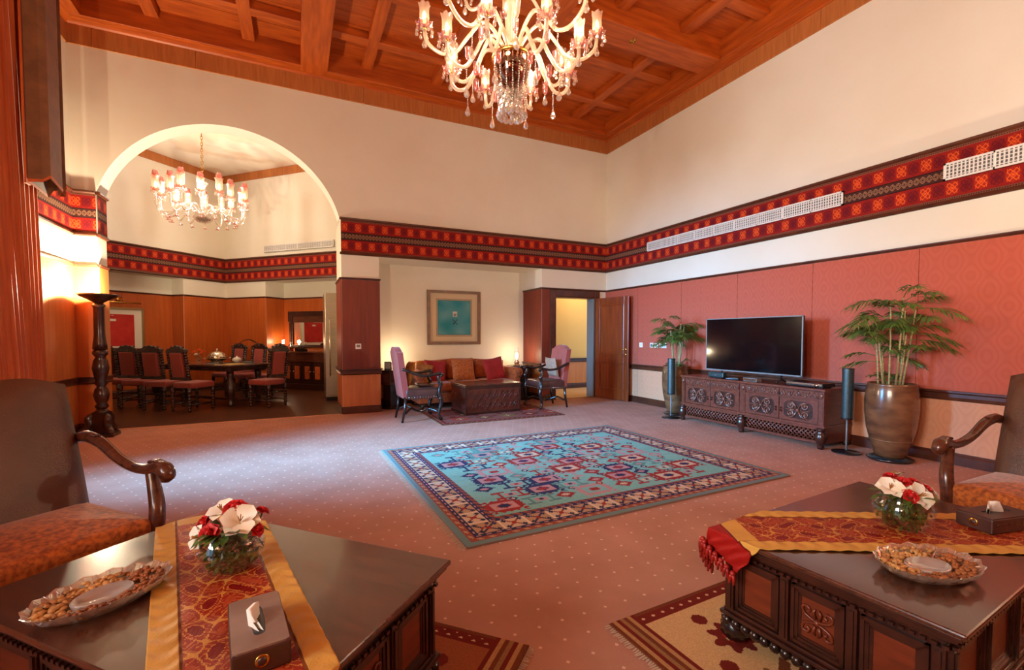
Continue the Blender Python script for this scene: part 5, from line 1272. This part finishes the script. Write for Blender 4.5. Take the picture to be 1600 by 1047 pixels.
for lab, a, b, rz in (('third dining chair of the near row, counted from the torchere', 2.90, 2.16, fe1), ('second dining chair of the near row, mauve lit back', 2.90, 1.54, fe1), ('first dining chair of the near row beside the torchere', 2.90, 0.92, fe1),
    ('dining chair at the near head of the table by the sideboard', TA, 3.62, fh),
    ('left dining chair of the far row behind the flowers', 1.12, 1.45, fe1b), ('middle dining chair of the far row behind the silver dome', 1.12, 2.05, fe1b), ('right dining chair of the far row behind the tureen', 1.12, 2.65, fe1b)):
    p_, r_ = (dloc(a, b), rz)
    if rz == fe1: p_, r_ = seat_at(a, b, 0.46, 0.89)
    clone(c0, lab, p_, r_)
# a plain arched chair against the corner
t = thing('corner_chair', 'plain arched-back chair standing in the dining room corner', 'chair', dloc(0.34, 0.82), fe1b)
pts = [(-0.28, 0.5)]+[(-0.28+0.56*i/12, 1.12+0.09*math.sin(PI*i/12)) for i in range(13)]+[(0.28, 0.5)]
MB().prism(pts, -0.27, -0.24, 'y').build('backrest', DINVEN, t); MB().tube([(x, -0.255, z) for x, z in pts], 0.018, 6).build('back_frame', DARK, t)
MB().rbox(-0.27, 0.27, -0.24, 0.24, 0.40, 0.48, 0.025).build('seat', CFAB, t)
for sx in (-1, 1):
    for sy in (-1, 1): MB().tube([(sx*0.24, sy*0.21, 0), (sx*0.24, sy*0.21, 0.42)], 0.02, 6).build('leg', DARK, t)
# table
tb = thing('dining_table', 'long dark polished dining table laid with silver', 'dining table', dloc(TA, TB), DR)
MB().rbox(-1.28, 1.28, -0.55, 0.55, 0.74, 0.78, 0.012).build('top', TABTOP, tb)
MB().box(-1.18, 1.18, -0.45, 0.45, 0.66, 0.74).build('apron', DARK, tb, bevel=0.01)
b = MB()
for s in (-1, 1):
    for i in range(30): b.ball((-1.15+2.3*(i+0.5)/30, s*0.452, 0.69), 0.02, 6, 4)
b.build('carved_edge', DARK, tb)['kind'] = 'stuff'
for s in (-1, 1):
    for q in (-1, 1): MB().lathe([(0.05,0),(0.06,0.04),(0.04,0.08),(0.05,0.14),(0.085,0.26),(0.09,0.36),(0.06,0.44),(0.045,0.50),(0.06,0.56),(0.06,0.66)], 14, (s*1.0, q*0.30, 0)).build('leg', DARK, tb)
    MB().box(s*1.0-0.04, s*1.0+0.04, -0.3, 0.3, 0.06, 0.11).build('foot_rail', DARK, tb)
MB().box(-1.0, 1.0, -0.035, 0.035, 0.06, 0.10).build('stretcher', DARK, tb)
ZT = ZD+0.7815
def on_table(a, b): x, y = dxy(a, b); return (x, y, ZT)
t = thing('cloche', 'silver domed serving dish in the middle of the dining table', 'serving dish', on_table(2.0, 2.25), 0)
MB().lathe([(0,0),(0.10,0.0),(0.11,0.01),(0.10,0.03),(0.15,0.05),(0.19,0.075),(0.20,0.08),(0.17,0.08),(0,0.07)], 28).build('tray', SILVER, t)
MB().lathe([(0.175,0.08),(0.17,0.12),(0.14,0.17),(0.09,0.205),(0.03,0.22),(0.012,0.225),(0.012,0.24),(0.022,0.25),(0.016,0.265),(0,0.268)], 28).build('dome', SILVER, t)
for s in (-1, 1): MB().tube([(s*0.19, 0, 0.075), (s*0.23, 0, 0.09), (s*0.23, 0.04, 0.09), (s*0.19, 0.05, 0.075)], 0.007, 6).build('handle', SILVER, t)
t = thing('tureen', 'small white lidded tureen at the near end of the dining table', 'tureen', on_table(1.95, 2.72), 0)
MB().lathe([(0,0),(0.045,0),(0.04,0.015),(0.075,0.035),(0.085,0.06),(0.08,0.07),(0,0.07)], 20).build('bowl', CHINA, t); MB().lathe([(0.082,0.07),(0.06,0.095),(0.02,0.105),(0.012,0.115),(0.014,0.13),(0,0.135)], 20).build('lid', CHINA, t)
for k, (lab, a, b_, r) in enumerate((('round white plate nearest the tureen', 2.25, 2.95, 0.13), ('round white plate at the head of the dining table', 2.05, 3.18, 0.12), ('white plate between dome and tureen', 2.35, 2.55, 0.12), ('white plate on the far side of the dining table', 1.70, 2.70, 0.12))):
    t = thing('dinner_plate', lab, 'plate', on_table(a, b_), 0, 'white plates on the dining table')
    MB().lathe([(0,0),(r*0.6,0.0),(r*0.65,0.006),(r,0.018),(r,0.021),(r*0.62,0.01),(0,0.008)], 22).build('dish', CHINA, t); MB().lathe([(r*0.94,0.0185),(r*0.98,0.0215),(r*1.0,0.0215)], 22).build('gilt_rim', BRASS, t)
t = thing('napkin', 'folded yellow fringed mat at the near end of the dining table', 'place mat', on_table(2.35, 3.12), DR)
MB().box(-0.12, 0.12, -0.17, 0.17, 0, 0.006).build('cloth', mat('yellow_linen', (226,190,104), rough=0.9), t)
t = thing('table_vase', 'glass vase holding the orange table flowers', 'vase', on_table(2.15, 1.95), 0)
MB().lathe([(0.03,0),(0.055,0.03),(0.06,0.07),(0.045,0.10),(0.043,0.10),(0.057,0.07),(0.05,0.03),(0.0,0.006)], 18).build('glass_body', GLASS, t)
ORG = mat('orange_flower', (226,76,26), (240,104,40), rough=0.6, scale=20)
vx, vy, vz = on_table(2.15, 1.95)
for lab, dx, dy, dz, r, m in (('orange blossom at the left of the dining table posy', -0.08, 0.0, 0.19, 0.055, ORG), ('orange blossom at the top of the dining table posy', 0.0, 0.02, 0.22, 0.055, ORG), ('orange blossom at the right of the dining table posy', 0.08, -0.02, 0.19, 0.055, ORG), ('white blossom low in the dining table posy', -0.03, -0.07, 0.14, 0.05, LILY), ('deep orange blossom at the front of the dining table posy', 0.05, -0.07, 0.15, 0.05, ORG)):
    t = thing('blossom', lab, 'flower', (vx+dx, vy+dy, vz+dz), 0, 'flowers on the dining table'); b = MB()
    for i in range(9): a = 2*PI*i/9; e = R(20+30*(i % 3)); petal(b, (0, 0, 0), (math.cos(a)*math.cos(e), math.sin(a)*math.cos(e), math.sin(e)), r, r*0.4, 0.2)
    b.build('petals', m, t); MB().tube([(0, 0, 0), (-dx*0.5, -dy*0.5, -dz*0.6), (-dx*0.9, -dy*0.9, -dz+0.02)], 0.003, 4).build('stem', LEAFD, t)
# sideboard in its niche
sb = thing('sideboard', 'long dark sideboard with four inlaid doors in the dining niche', 'sideboard', (*dxy(-0.33, 2.28), ZD), DR)
L_, D_ = 1.86, 0.42
INLAY = mat('inlay_panel', (170,74,34), (192,96,48), rough=0.3, scale=14)
MB().box(-L_/2, L_/2, -D_/2, D_/2, 0.88, 0.92).build('top', WALNUT, sb, bevel=0.006)
MB().box(-L_/2+0.02, L_/2-0.02, -D_/2+0.02, D_/2, 0.68, 0.88).build('drawer_case', WALNUT, sb); MB().box(-L_/2+0.03, L_/2-0.03, -D_/2+0.04, D_/2, 0.12, 0.68).build('body', DARK, sb)
MB().box(-L_/2, L_/2, -D_/2, D_/2, 0.0, 0.14).build('plinth', DARK, sb, bevel=0.01)
for k in range(6):
    u = -L_/2+0.16+k*0.31; dr = MB().box(u-0.125, u+0.125, -D_/2+0.022, -D_/2+0.042, 0.19, 0.64).build('door', DARK, sb, bevel=0.006)
    MB().box(u-0.075, u+0.075, -D_/2+0.014, -D_/2+0.024, 0.26, 0.57).build('inlay', INLAY, dr, bevel=0.004); MB().ball((u+(0.105 if k % 2 else -0.105), -D_/2+0.012, 0.44), 0.016, 7, 5).build('knob', SILVER, dr)
def on_side(b, a=-0.30): x, y = dxy(a, b); return (x, y, ZD+0.921)
oil_lamp('glass hurricane lamp glowing on the sideboard', on_side(1.56, -0.28), 1.15, 7)
t = thing('decanter', 'small amber decanter beside the sideboard lamp', 'decanter', on_side(1.80), 0)
MB().lathe([(0,0),(0.045,0),(0.048,0.10),(0.03,0.14),(0.014,0.16),(0.014,0.19),(0,0.19)], 14).build('bottle', thin_glass('amber_glass', tint=(150,96,40), face=0.1, edge=0.5), t); MB().ball((0, 0, 0.205), 0.02).build('stopper', CRYST, t)
t = thing('telephone', 'black desk telephone on the sideboard', 'telephone', on_side(2.12), DR)
MB().prism([(-0.11, 0), (0.09, 0), (0.09, 0.05), (-0.11, 0.09)], -0.10, 0.10, 'x').build('base', BLACK, t, bevel=0.01); MB().tube([(-0.11, -0.02, 0.09), (-0.08, -0.02, 0.115), (0.08, -0.02, 0.115), (0.11, -0.02, 0.09)], 0.022, 8).build('handset', BLACK, t)
# mirror over the sideboard
mr = thing('wall_mirror', 'columned wooden mirror above the sideboard', 'mirror', (*dxy(-0.545, 2.20), ZD+1.02), DR)
MB().box(-0.70, 0.70, -0.05, 0.0, 0.78, 0.90).build('entablature', DARK, mr, bevel=0.006); MB().box(-0.66, 0.66, -0.03, 0, 0.62, 0.78).build('frieze_board', WALNUT, mr); MB().box(-0.70, 0.70, -0.06, 0, 0.0, 0.06).build('ledge', DARK, mr)
for s in (-1, 1):
    MB().box(s*0.62-0.06, s*0.62+0.06, -0.04, 0, 0.06, 0.62).build('side_panel', WALNUT, mr); MB().lathe([(0.03,0.06),(0.035,0.09),(0.024,0.12),(0.024,0.58),(0.034,0.61),(0.034,0.66)], 10, (s*0.62, -0.05, 0)).build('column', DARK, mr)
    MB().box(s*0.62-0.07, s*0.62+0.07, -0.065, 0, 0.64, 0.80).build('capital', DARK, mr, bevel=0.008)
MIR = mat('mirror_silver', (235,230,222), rough=0.02, metal=1)
MB().box(-0.55, 0.55, -0.012, -0.004, 0.06, 0.62).build('mirror_glass', MIR, mr)
# red artworks on the long dining wall
ARTR = mat('red_artwork', (186,26,20), (204,44,32), rough=0.6, scale=5)
def red_art(label, a, w=1.15, h=0.95, z=1.42, extra=True):
    t = thing('framed_artwork', label, 'picture', (*dxy(a, -0.386), ZD+z), R(45))
    GF = mat('silver_gilt_frame', (176,146,98), rough=0.3, metal=0.8) if 'silver_gilt_frame' not in bpy.data.materials else bpy.data.materials['silver_gilt_frame']
    for s in (-1, 1): MB().box(s*w/2-0.02, s*w/2+0.02, -0.04, 0, -h/2-0.02, h/2+0.02).build('frame_stile', GF, t); MB().box(-w/2, w/2, -0.04, 0, s*h/2-0.02, s*h/2+0.02).build('frame_rail', GF, t)
    MB().box(-w/2+0.02, w/2-0.02, -0.014, -0.004, -h/2+0.02, h/2-0.02).build('mount', CHINA, t)
    MB().box(-w/2+0.17, w/2-0.17, -0.018, -0.013, -h/2+0.14, h/2-0.13).build('red_sheet', ARTR, t)
    b = MB()
    for k in range(7): b.box(-w/2+0.22+k*0.055, -w/2+0.26+k*0.055, -0.0195, -0.018, h/2-0.165, h/2-0.155)
    b.box(-0.08, 0.06, -0.0195, -0.018, h/2-0.28, h/2-0.23); b.build('printed_marks', CHINA, t)['kind'] = 'stuff'
    return t
red_art('framed red artwork with cream mount behind the dining chairs', 2.30)
red_art('framed red artwork on the long dining wall, seen in the mirror', 4.80)
t = thing('picture_light', 'brass picture light above the red artwork', 'picture light', (*dxy(2.30, -0.386), ZD+2.02), R(45))
MB().ball((0.12, -0.012, 0.06), 0.045, 10, 6, (1, 0.25, 1)).build('wall_plate', BRASS, t); MB().tube(smooth_path([(0.12, -0.01, 0.06), (0.12, -0.10, 0.10), (0.12, -0.17, 0.06), (0.12, -0.17, 0.0)], 4), 0.009, 6).build('arm', BRASS, t)
MB().tube([(-0.35, -0.17, -0.01), (0.45, -0.17, -0.01)], 0.018, 8).build('light_bar', BRASS, t)
# refrigerator
fr_ = thing('refrigerator', 'tall stainless steel refrigerator beyond the wooden pier', 'refrigerator', (0.82, 10.12, ZD), 0)
MB().box(-0.30, 0.27, -0.30, 0.36, 0.08, 2.16).build('body', STEEL, fr_); MB().box(-0.30, 0.27, -0.335, -0.303, 0.12, 2.16).build('door', STEEL, fr_, bevel=0.006)
MB().tube([(-0.22, -0.34, 0.5), (-0.22, -0.39, 0.52), (-0.22, -0.39, 1.62), (-0.22, -0.34, 1.64)], 0.014, 8).build('handle', SILVER, fr_); MB().box(-0.29, 0.26, -0.28, 0.34, 0.0, 0.08).build('kick_plate', BLACKW, fr_)
# ------------------------------------------------------------------ torchere, curtains
def torchere(label, loc, rz, power, grp='carved torchere uplighters'):
    t = thing('torchere', label, 'floor lamp', loc, rz, grp)
    MB().lathe([(0.03,1.70),(0.06,1.73),(0.12,1.765),(0.19,1.80),(0.21,1.825),(0.205,1.832),(0.18,1.815),(0.11,1.785),(0.0,1.765)], 28).build('dish', DARK, t)
    MB().lathe([(0.075,1.12),(0.07,1.2),(0.062,1.25),(0.056,1.3),(0.056,1.66),(0.07,1.69),(0.04,1.72)], 16, lobes=8, lobe=0.03).build('reeded_shaft', DARK, t)
    MB().lathe([(0.05,0.35),(0.075,0.38),(0.05,0.42),(0.07,0.46),(0.085,0.53),(0.07,0.60),(0.045,0.64),(0.07,0.68),(0.055,0.72),(0.075,0.80),(0.09,0.88),(0.075,0.97),(0.05,1.02),(0.08,1.06),(0.08,1.09),(0.06,1.12)], 18).build('baluster', DARK, t)
    MB().lathe([(0.10,0.30),(0.06,0.33),(0.05,0.36)], 16).build('collar', DARK, t)
    MB().prism([(-0.075, -0.075), (0.075, -0.075), (0.075, 0.075), (-0.075, 0.075)], 0.04, 0.31, 'z').build('pedestal', DARK, t, bevel=0.008)
    for k in range(3):
        a = R(90+120*k); f = MB(); p = smooth_path([(0.06, 0, 0.27), (0.13, 0, 0.24), (0.12, 0, 0.15), (0.16, 0, 0.09), (0.21, 0, 0.06), (0.20, 0, 0.03)], 4)
        f.tube(p, lerp_list([0.03, 0.045, 0.05, 0.045, 0.04, 0.02], len(p)), 8); o = f.build('scroll_foot', DARK, t); o.rotation_euler = (0, 0, a)
    MB().prism([(0.25*math.cos(R(90+60*k))*(1 if k % 2 == 0 else 0.72), 0.25*math.sin(R(90+60*k))*(1 if k % 2 == 0 else 0.72)) for k in range(6)], 0, 0.035, 'z').build('plinth', DARK, t, bevel=0.006)
    MB().lathe([(0.0,1.785),(0.03,1.79),(0.032,1.83),(0,1.84)], 12).build('bulb', FLAME, t)
    if power: point_light('uplight', (0, 0, 1.87), power, (1.0, 0.85, 0.58), 0.05, t)
    return t
torchere('dark carved torchere lamp with a dish top beside the arch', (-2.30, 7.62, 0), R(-20), 300)
torchere('unseen torchere lamp added behind the viewer for fill light', (-2.30, -0.65, 0), R(160), 285)  # out-of-view copy, added to brighten the room
torchere('unseen torchere lamp added behind the right armchair for fill light', (5.55, -0.55, 0), R(220), 270)  # second out-of-view copy, added as fill from the right
# drapery at the tall window: gathered to a tie-back, with a brown velvet tail
cu = thing('window_curtain', 'rust orange curtain gathered to one side of the window', 'curtain', (-2.56, 6.3, 0), 0)
nu, nv = 120, 40; vs = []
for j in range(nv+1):
    z = 0.03+(5.06-0.03)*j/nv
    q = (z-0.95)/(5.06-0.95) if z > 0.95 else 0
    y0 = 5.80-0.55*q**0.8 if z > 0.95 else 5.80-0.12*(0.95-z); y1 = 6.78-0.10*q if z > 0.95 else 6.78
    for i in range(nu+1):
        u = i/nu; amp = 0.06*(0.55+0.45*q)
        fold = amp*math.sin(u*2*PI*13+0.7*math.sin(u*9+z*0.25))+0.018*math.sin(u*2*PI*27+z*0.4)
        vs.append((0.02+fold, y0+(y1-y0)*u-6.3, z))
fs = [(j*(nu+1)+i, j*(nu+1)+i+1, (j+1)*(nu+1)+i+1, (j+1)*(nu+1)+i) for j in range(nv) for i in range(nu)]
o = MB().add(vs, fs, True).build('drape', CURT, cu); md = o.modifiers.new('thick', 'SOLIDIFY'); md.thickness = 0.006
MB().tube([(-0.06, 5.76-6.3, 0.74), (0.10, 5.80-6.3, 0.70), (0.11, 6.72-6.3, 0.70), (-0.06, 6.80-6.3, 0.78)], 0.03, 8, flat=1.6).build('tie_back', GOLDF, cu)
ta = thing('velvet_tail', 'brown velvet curtain tail hanging beside the rust curtain', 'curtain', (-2.41, 6.46, 0), 0)
b = MB(); 
prof = [(-0.18, 0.10), (-0.14, 0.14), (0.10, 0.145), (0.14, 0.10), (0.16, 0.145), (0.18, 0.10), (0.20, 0.14), (0.22, 0.09), (0.24, 0.13), (0.26, 0.04), (0.24, 0.01), (-0.18, 0.01)]
vs = []; n = len(prof); zz = [2.86, 2.90, 3.4, 4.0, 4.6, 5.10]
for k, z in enumerate(zz):
    for i, (y, x) in enumerate(prof): vs.append((x*1.25-0.02, y, z+(0.06*math.sin(i*1.7) if k == 0 else 0)-0.12*(y < 0)*(k == 0)*0))
fs = [(k*n+i, k*n+(i+1) % n, (k+1)*n+(i+1) % n, (k+1)*n+i) for k in range(len(zz)-1) for i in range(n)]
b.add(vs, fs).build('velvet_folds', VELVET, ta, bevel=0.012)
MB().add([(x*1.25-0.02, y, 2.855+(0.06*math.sin(i*1.7))) for i, (y, x) in enumerate(prof)]+[(x*1.25-0.02, y, 2.885+(0.06*math.sin(i*1.7))) for i, (y, x) in enumerate([(a*1.03, c*1.03) for a, c in prof])], [(i, (i+1) % n, n+(i+1) % n, n+i) for i in range(n)]).build('orange_hem', CURT, ta)
MB().box(-0.03, -0.012, -0.19, -0.10, 2.83, 5.10).build('orange_lining', CURT, ta)

# ------------------------------------------------------------------ chandeliers
def tulip(parent, name, c, s, mat_, up=True, h=0.17):
    prof = [(0.018,0.0),(0.032,0.02),(0.040,0.06),(0.038,0.11),(0.040,0.145),(0.048,h)]
    b = MB(); n = 16; vs = []
    for k, (r, z) in enumerate(prof):
        for j in range(n):
            a = 2*PI*j/n; rr = r*s*(1+(0.12*math.cos(6*a) if k == len(prof)-1 else 0)); vs.append((c[0]+rr*math.cos(a), c[1]+rr*math.sin(a), c[2]+z*s+(0.008*s*math.cos(6*a) if k == len(prof)-1 else 0)))
    return b.add(vs, [(k*n+j, k*n+(j+1) % n, (k+1)*n+(j+1) % n, (k+1)*n+j) for k in range(len(prof)-1) for j in range(n)], True).build(name, mat_, parent)
def bobeche(parent, c, s, petals=8):
    b = MB(); n = 32; prof = [(0.012,-0.01),(0.035,-0.006),(0.062,0.010),(0.070,0.026)]; vs = []
    for k, (r, z) in enumerate(prof):
        for j in range(n):
            a = 2*PI*j/n; q = math.cos(petals*a); rr = r*s*(1+(0.10*q if k >= 2 else 0)); vs.append((c[0]+rr*math.cos(a), c[1]+rr*math.sin(a), c[2]+z*s+(0.008*s*q if k >= 2 else 0)))
    return b.add(vs, [(k*n+j, k*n+(j+1) % n, (k+1)*n+(j+1) % n, (k+1)*n+j) for k in range(len(prof)-1) for j in range(n)], True).build('bobeche', PINKG, parent)
def drop(b, c, s=1.0, flat=False):
    """faceted teardrop hanging from c"""
    prof = [(0.0,0.0),(0.004,-0.006),(0.014,-0.030),(0.019,-0.046),(0.014,-0.060),(0.0,-0.068)] if not flat else [(0,0),(0.006,-0.012),(0.008,-0.05),(0.0,-0.075)]
    n0 = len(b.v); b.lathe([(r*s, z*s) for r, z in prof][::-1], 8, c, smooth=False)
def beads(b, p0, p1, n, r, sag=0.0):
    P0_, P1_ = Vector(p0), Vector(p1)
    for i in range(n):
        t = (i+0.5)/n; p = P0_.lerp(P1_, t)-Vector((0, 0, sag*4*t*(1-t))); b.ball(p, r, 5, 4)
def chandelier(label, loc, zt):
    t = thing('chandelier', label, 'chandelier', loc, 0)
    MB().lathe([(0.015,0.24),(0.05,0.26),(0.12,0.33),(0.152,0.42),(0.160,0.48),(0.150,0.50),(0.0,0.50)], 32).build('red_bowl', WINEG, t)
    MB().lathe([(0.155,0.485),(0.168,0.495),(0.165,0.512),(0.10,0.53),(0.05,0.55)], 32).build('brass_rim', BRASS, t)
    MB().lathe([(0.05,0.55),(0.06,0.60),(0.05,0.66),(0.035,0.68),(0.05,0.72),(0.055,0.80),(0.035,0.86),(0.03,0.92),(0.045,0.96),(0.03,1.02),(0.024,1.2),(0.05,1.26),(0.024,1.32),(0.024,1.6)], 16).build('baluster_stem', ARMG, t)
    MB().tube([(0, 0, 1.6), (0, 0, zt-loc[2]-0.05)], 0.012, 6).build('hanging_rod', BRASS, t); MB().lathe([(0.10,-0.001),(0.09,-0.03),(0.03,-0.06),(0.012,-0.07)][::-1], 18, (0, 0, zt-loc[2])).build('ceiling_rose', BRASS, t)
    tiers = ((8, 0.02, 0.56, [(0.09,0.52),(0.17,0.60),(0.25,0.60),(0.32,0.47),(0.40,0.34),(0.49,0.33),(0.55,0.40),(0.56,0.48)], 0.50, 1.0), (8, 0.42, 0.715, [(0.07,0.60),(0.16,0.74),(0.25,0.78),(0.36,0.66),(0.46,0.54),(0.58,0.52),(0.69,0.60),(0.715,0.70)], 0.72, 1.0), (6, 0.2, 0.44, [(0.05,1.0),(0.14,1.10),(0.22,1.08),(0.32,1.0),(0.40,1.02),(0.44,1.12)], 1.14, 0.9))
    for n, a0, rr, path, zc, s in tiers:
        for k in range(n):
            a = a0+2*PI*k/n; ca, sa = math.cos(a), math.sin(a)
            arm = MB().tube([(p.x*ca, p.x*sa, p.z) for p in smooth_path([(r, 0, z) for r, z in path], 5)], 0.0155*s, 8).build('glass_arm', ARMG, t)
            c = (rr*ca, rr*sa, zc); bobeche(arm, c, s)
            MB().lathe([(0.008,-0.03),(0.02,-0.01),(0.016,0.004),(0.016,0.02)], 10, c).build('candle_cup', BRASS, arm)
            tulip(arm, 'glass_shade', (c[0], c[1], c[2]+0.012), s, SHADEG); MB().lathe([(0.0,0.02),(0.012,0.03),(0.017,0.07),(0.013,0.11),(0,0.135)], 8, c).build('bulb', BULB, arm)
            b = MB()
            for q in range(8):
                aa = 2*PI*q/8+0.2; p = (c[0]+0.066*s*math.cos(aa), c[1]+0.066*s*math.sin(aa), c[2]+0.008); b.ball((p[0], p[1], p[2]-0.012), 0.007, 5, 4); drop(b, (p[0], p[1], p[2]-0.02), 0.75)
            beads(b, (c[0], c[1], c[2]-0.03), (c[0], c[1], c[2]-0.09), 4, 0.006); drop(b, (c[0], c[1], c[2]-0.09), 1.15)
            b.build('crystal_drops', CRYST, arm)['kind'] = 'stuff'
            if n == 8:
                i = int(len(path)*0.58); r_, z_ = path[4]; b = MB(); beads(b, (r_*ca, r_*sa, z_-0.02), (r_*ca, r_*sa, z_-0.16), 9, 0.006); drop(b, (r_*ca, r_*sa, z_-0.16), 1.3); b.build('bead_strand', CRYST, arm)['kind'] = 'stuff'
                rs, zs = path[3]; f = tulip(arm, 'pink_blossom', (rs*ca*1.0, rs*sa, zs-0.18), 0.55, PINKG)
    for k in range(16):
        a = 2*PI*k/16; b = MB(); beads(b, (0.15*math.cos(a), 0.15*math.sin(a), 0.47), (0.11*math.cos(a), 0.11*math.sin(a), 0.10), 20, 0.0075, 0.0); drop(b, (0.11*math.cos(a), 0.11*math.sin(a), 0.10), 1.3); b.build('bead_strand', CRYST, t)['kind'] = 'stuff'
    b = MB(); r_ = random.Random(2)
    for k in range(46):
        a = r_.uniform(0, 6.28); q = r_.uniform(0.01, 0.10); z = r_.uniform(0.03, 0.26); drop(b, (q*math.cos(a), q*math.sin(a), z+0.05), r_.uniform(0.9, 1.4))
    drop(b, (0, 0, 0.09), 1.3, True); beads(b, (0, 0, 0.25), (0, 0, 0.09), 9, 0.008); b.build('crystal_cluster', CRYST, t)['kind'] = 'stuff'
    return t
ch1 = chandelier('huge crystal chandelier with pink glass hanging from the beamed ceiling', (1.65, 3.50, 3.09), ZC)
for k in range(4):
    a = R(45+90*k); point_light('chandelier_glow', (0.50*math.cos(a), 0.50*math.sin(a), 0.66), 11, (1.0, 0.84, 0.60), 0.10, ch1)
def dining_chandelier(label, loc, zt):
    t = thing('chandelier', label, 'chandelier', loc, 0)
    MB().lathe([(0.02,0.0),(0.10,0.02),(0.17,0.08),(0.20,0.14),(0.18,0.20),(0.06,0.26)], 28).build('glass_body', CRYST, t); MB().lathe([(0.03,0.04),(0.12,0.06),(0.13,0.10),(0.05,0.13)], 24).build('red_bowl', WINEG, t)
    MB().lathe([(0.05,0.26),(0.05,0.40),(0.03,0.46),(0.07,0.55),(0.03,0.62),(0.05,0.72),(0.10,0.78),(0.03,0.82)], 16).build('stem', CRYST, t)
    zz = 0.82
    b = MB(); n = int((zt-loc[2]-0.86)/0.06)
    for k in range(n): b.tube([(0.018*math.cos(2*PI*i/10)*(k % 2), 0.018*math.cos(2*PI*i/10)*((k+1) % 2), 0.84+k*0.06+0.038*math.sin(2*PI*i/10)+0.03) for i in range(11)], 0.006, 5, cap=False)
    b.build('chain', BRASS, t); MB().lathe([(0.08,-0.001),(0.07,-0.03),(0.012,-0.06)][::-1], 16, (0, 0, zt-loc[2])).build('ceiling_rose', BRASS, t)
    N = 16
    for k in range(N):
        a = 2*PI*k/N+0.1; ca, sa = math.cos(a), math.sin(a); rr = 0.76 if k % 2 else 0.66; zc = 0.46 if k % 2 else 0.44
        arm = MB().tube([(p.x*ca, p.x*sa, p.z) for p in smooth_path([(0.12,0,0.20),(0.25,0,0.30),(0.38,0,0.28),(0.50,0,0.14),(rr-0.08,0,0.10),(rr,0,0.22),(rr,0,zc)], 4)], 0.016, 7).build('glass_arm', CRYST, t)
        c = (rr*ca, rr*sa, zc); bobeche(arm, c, 1.1); tulip(arm, 'glass_shade', (c[0], c[1], c[2]+0.01), 1.45, SHADEG); tulip(arm, 'pink_rim', (c[0], c[1], c[2]+0.20), 1.05, PINKG, h=0.06)
        MB().lathe([(0.0,0.02),(0.016,0.04),(0.022,0.09),(0.014,0.14),(0,0.16)], 8, c).build('bulb', BULB, arm)
        b = MB()
        for q in range(6): aa = q*PI/3; drop(b, (c[0]+0.07*math.cos(aa), c[1]+0.07*math.sin(aa), c[2]), 0.9)
        drop(b, (rr*0.8*ca, rr*0.8*sa, 0.06), 1.0); b.build('crystal_drops', CRYST, arm)['kind'] = 'stuff'
        r2 = 0.56; MB().lathe([(0.004,0.0),(0.012,-0.02),(0.018,-0.05),(0.04,-0.06)][::-1], 10, (r2*ca, r2*sa, 0.06)).build('pink_bell', PINKG, arm)
    return t
ch2 = dining_chandelier('crystal chandelier with pink-rimmed shades over the dining table', (*dxy(TA, TB), 3.50), 5.30)
for k in range(3):
    a = R(30+120*k); point_light('chandelier_glow', (0.5*math.cos(a), 0.5*math.sin(a), 0.62), 25, (1.0, 0.87, 0.74), 0.10, ch2)
t = thing('sprinkler_head', 'small round sprinkler head under the main ceiling beam', 'sprinkler', (4.28, 5.15, 5.382), 0)
MB().lathe([(0,-0.03),(0.02,-0.03),(0.022,-0.026),(0.008,-0.02),(0.008,-0.008),(0.045,-0.006),(0.048,0.0)], 16).build('rosette', BRASS, t); MB().tube([(0, 0, -0.03), (0, 0, -0.05)], 0.004, 5).build('pin', BRASS, t)
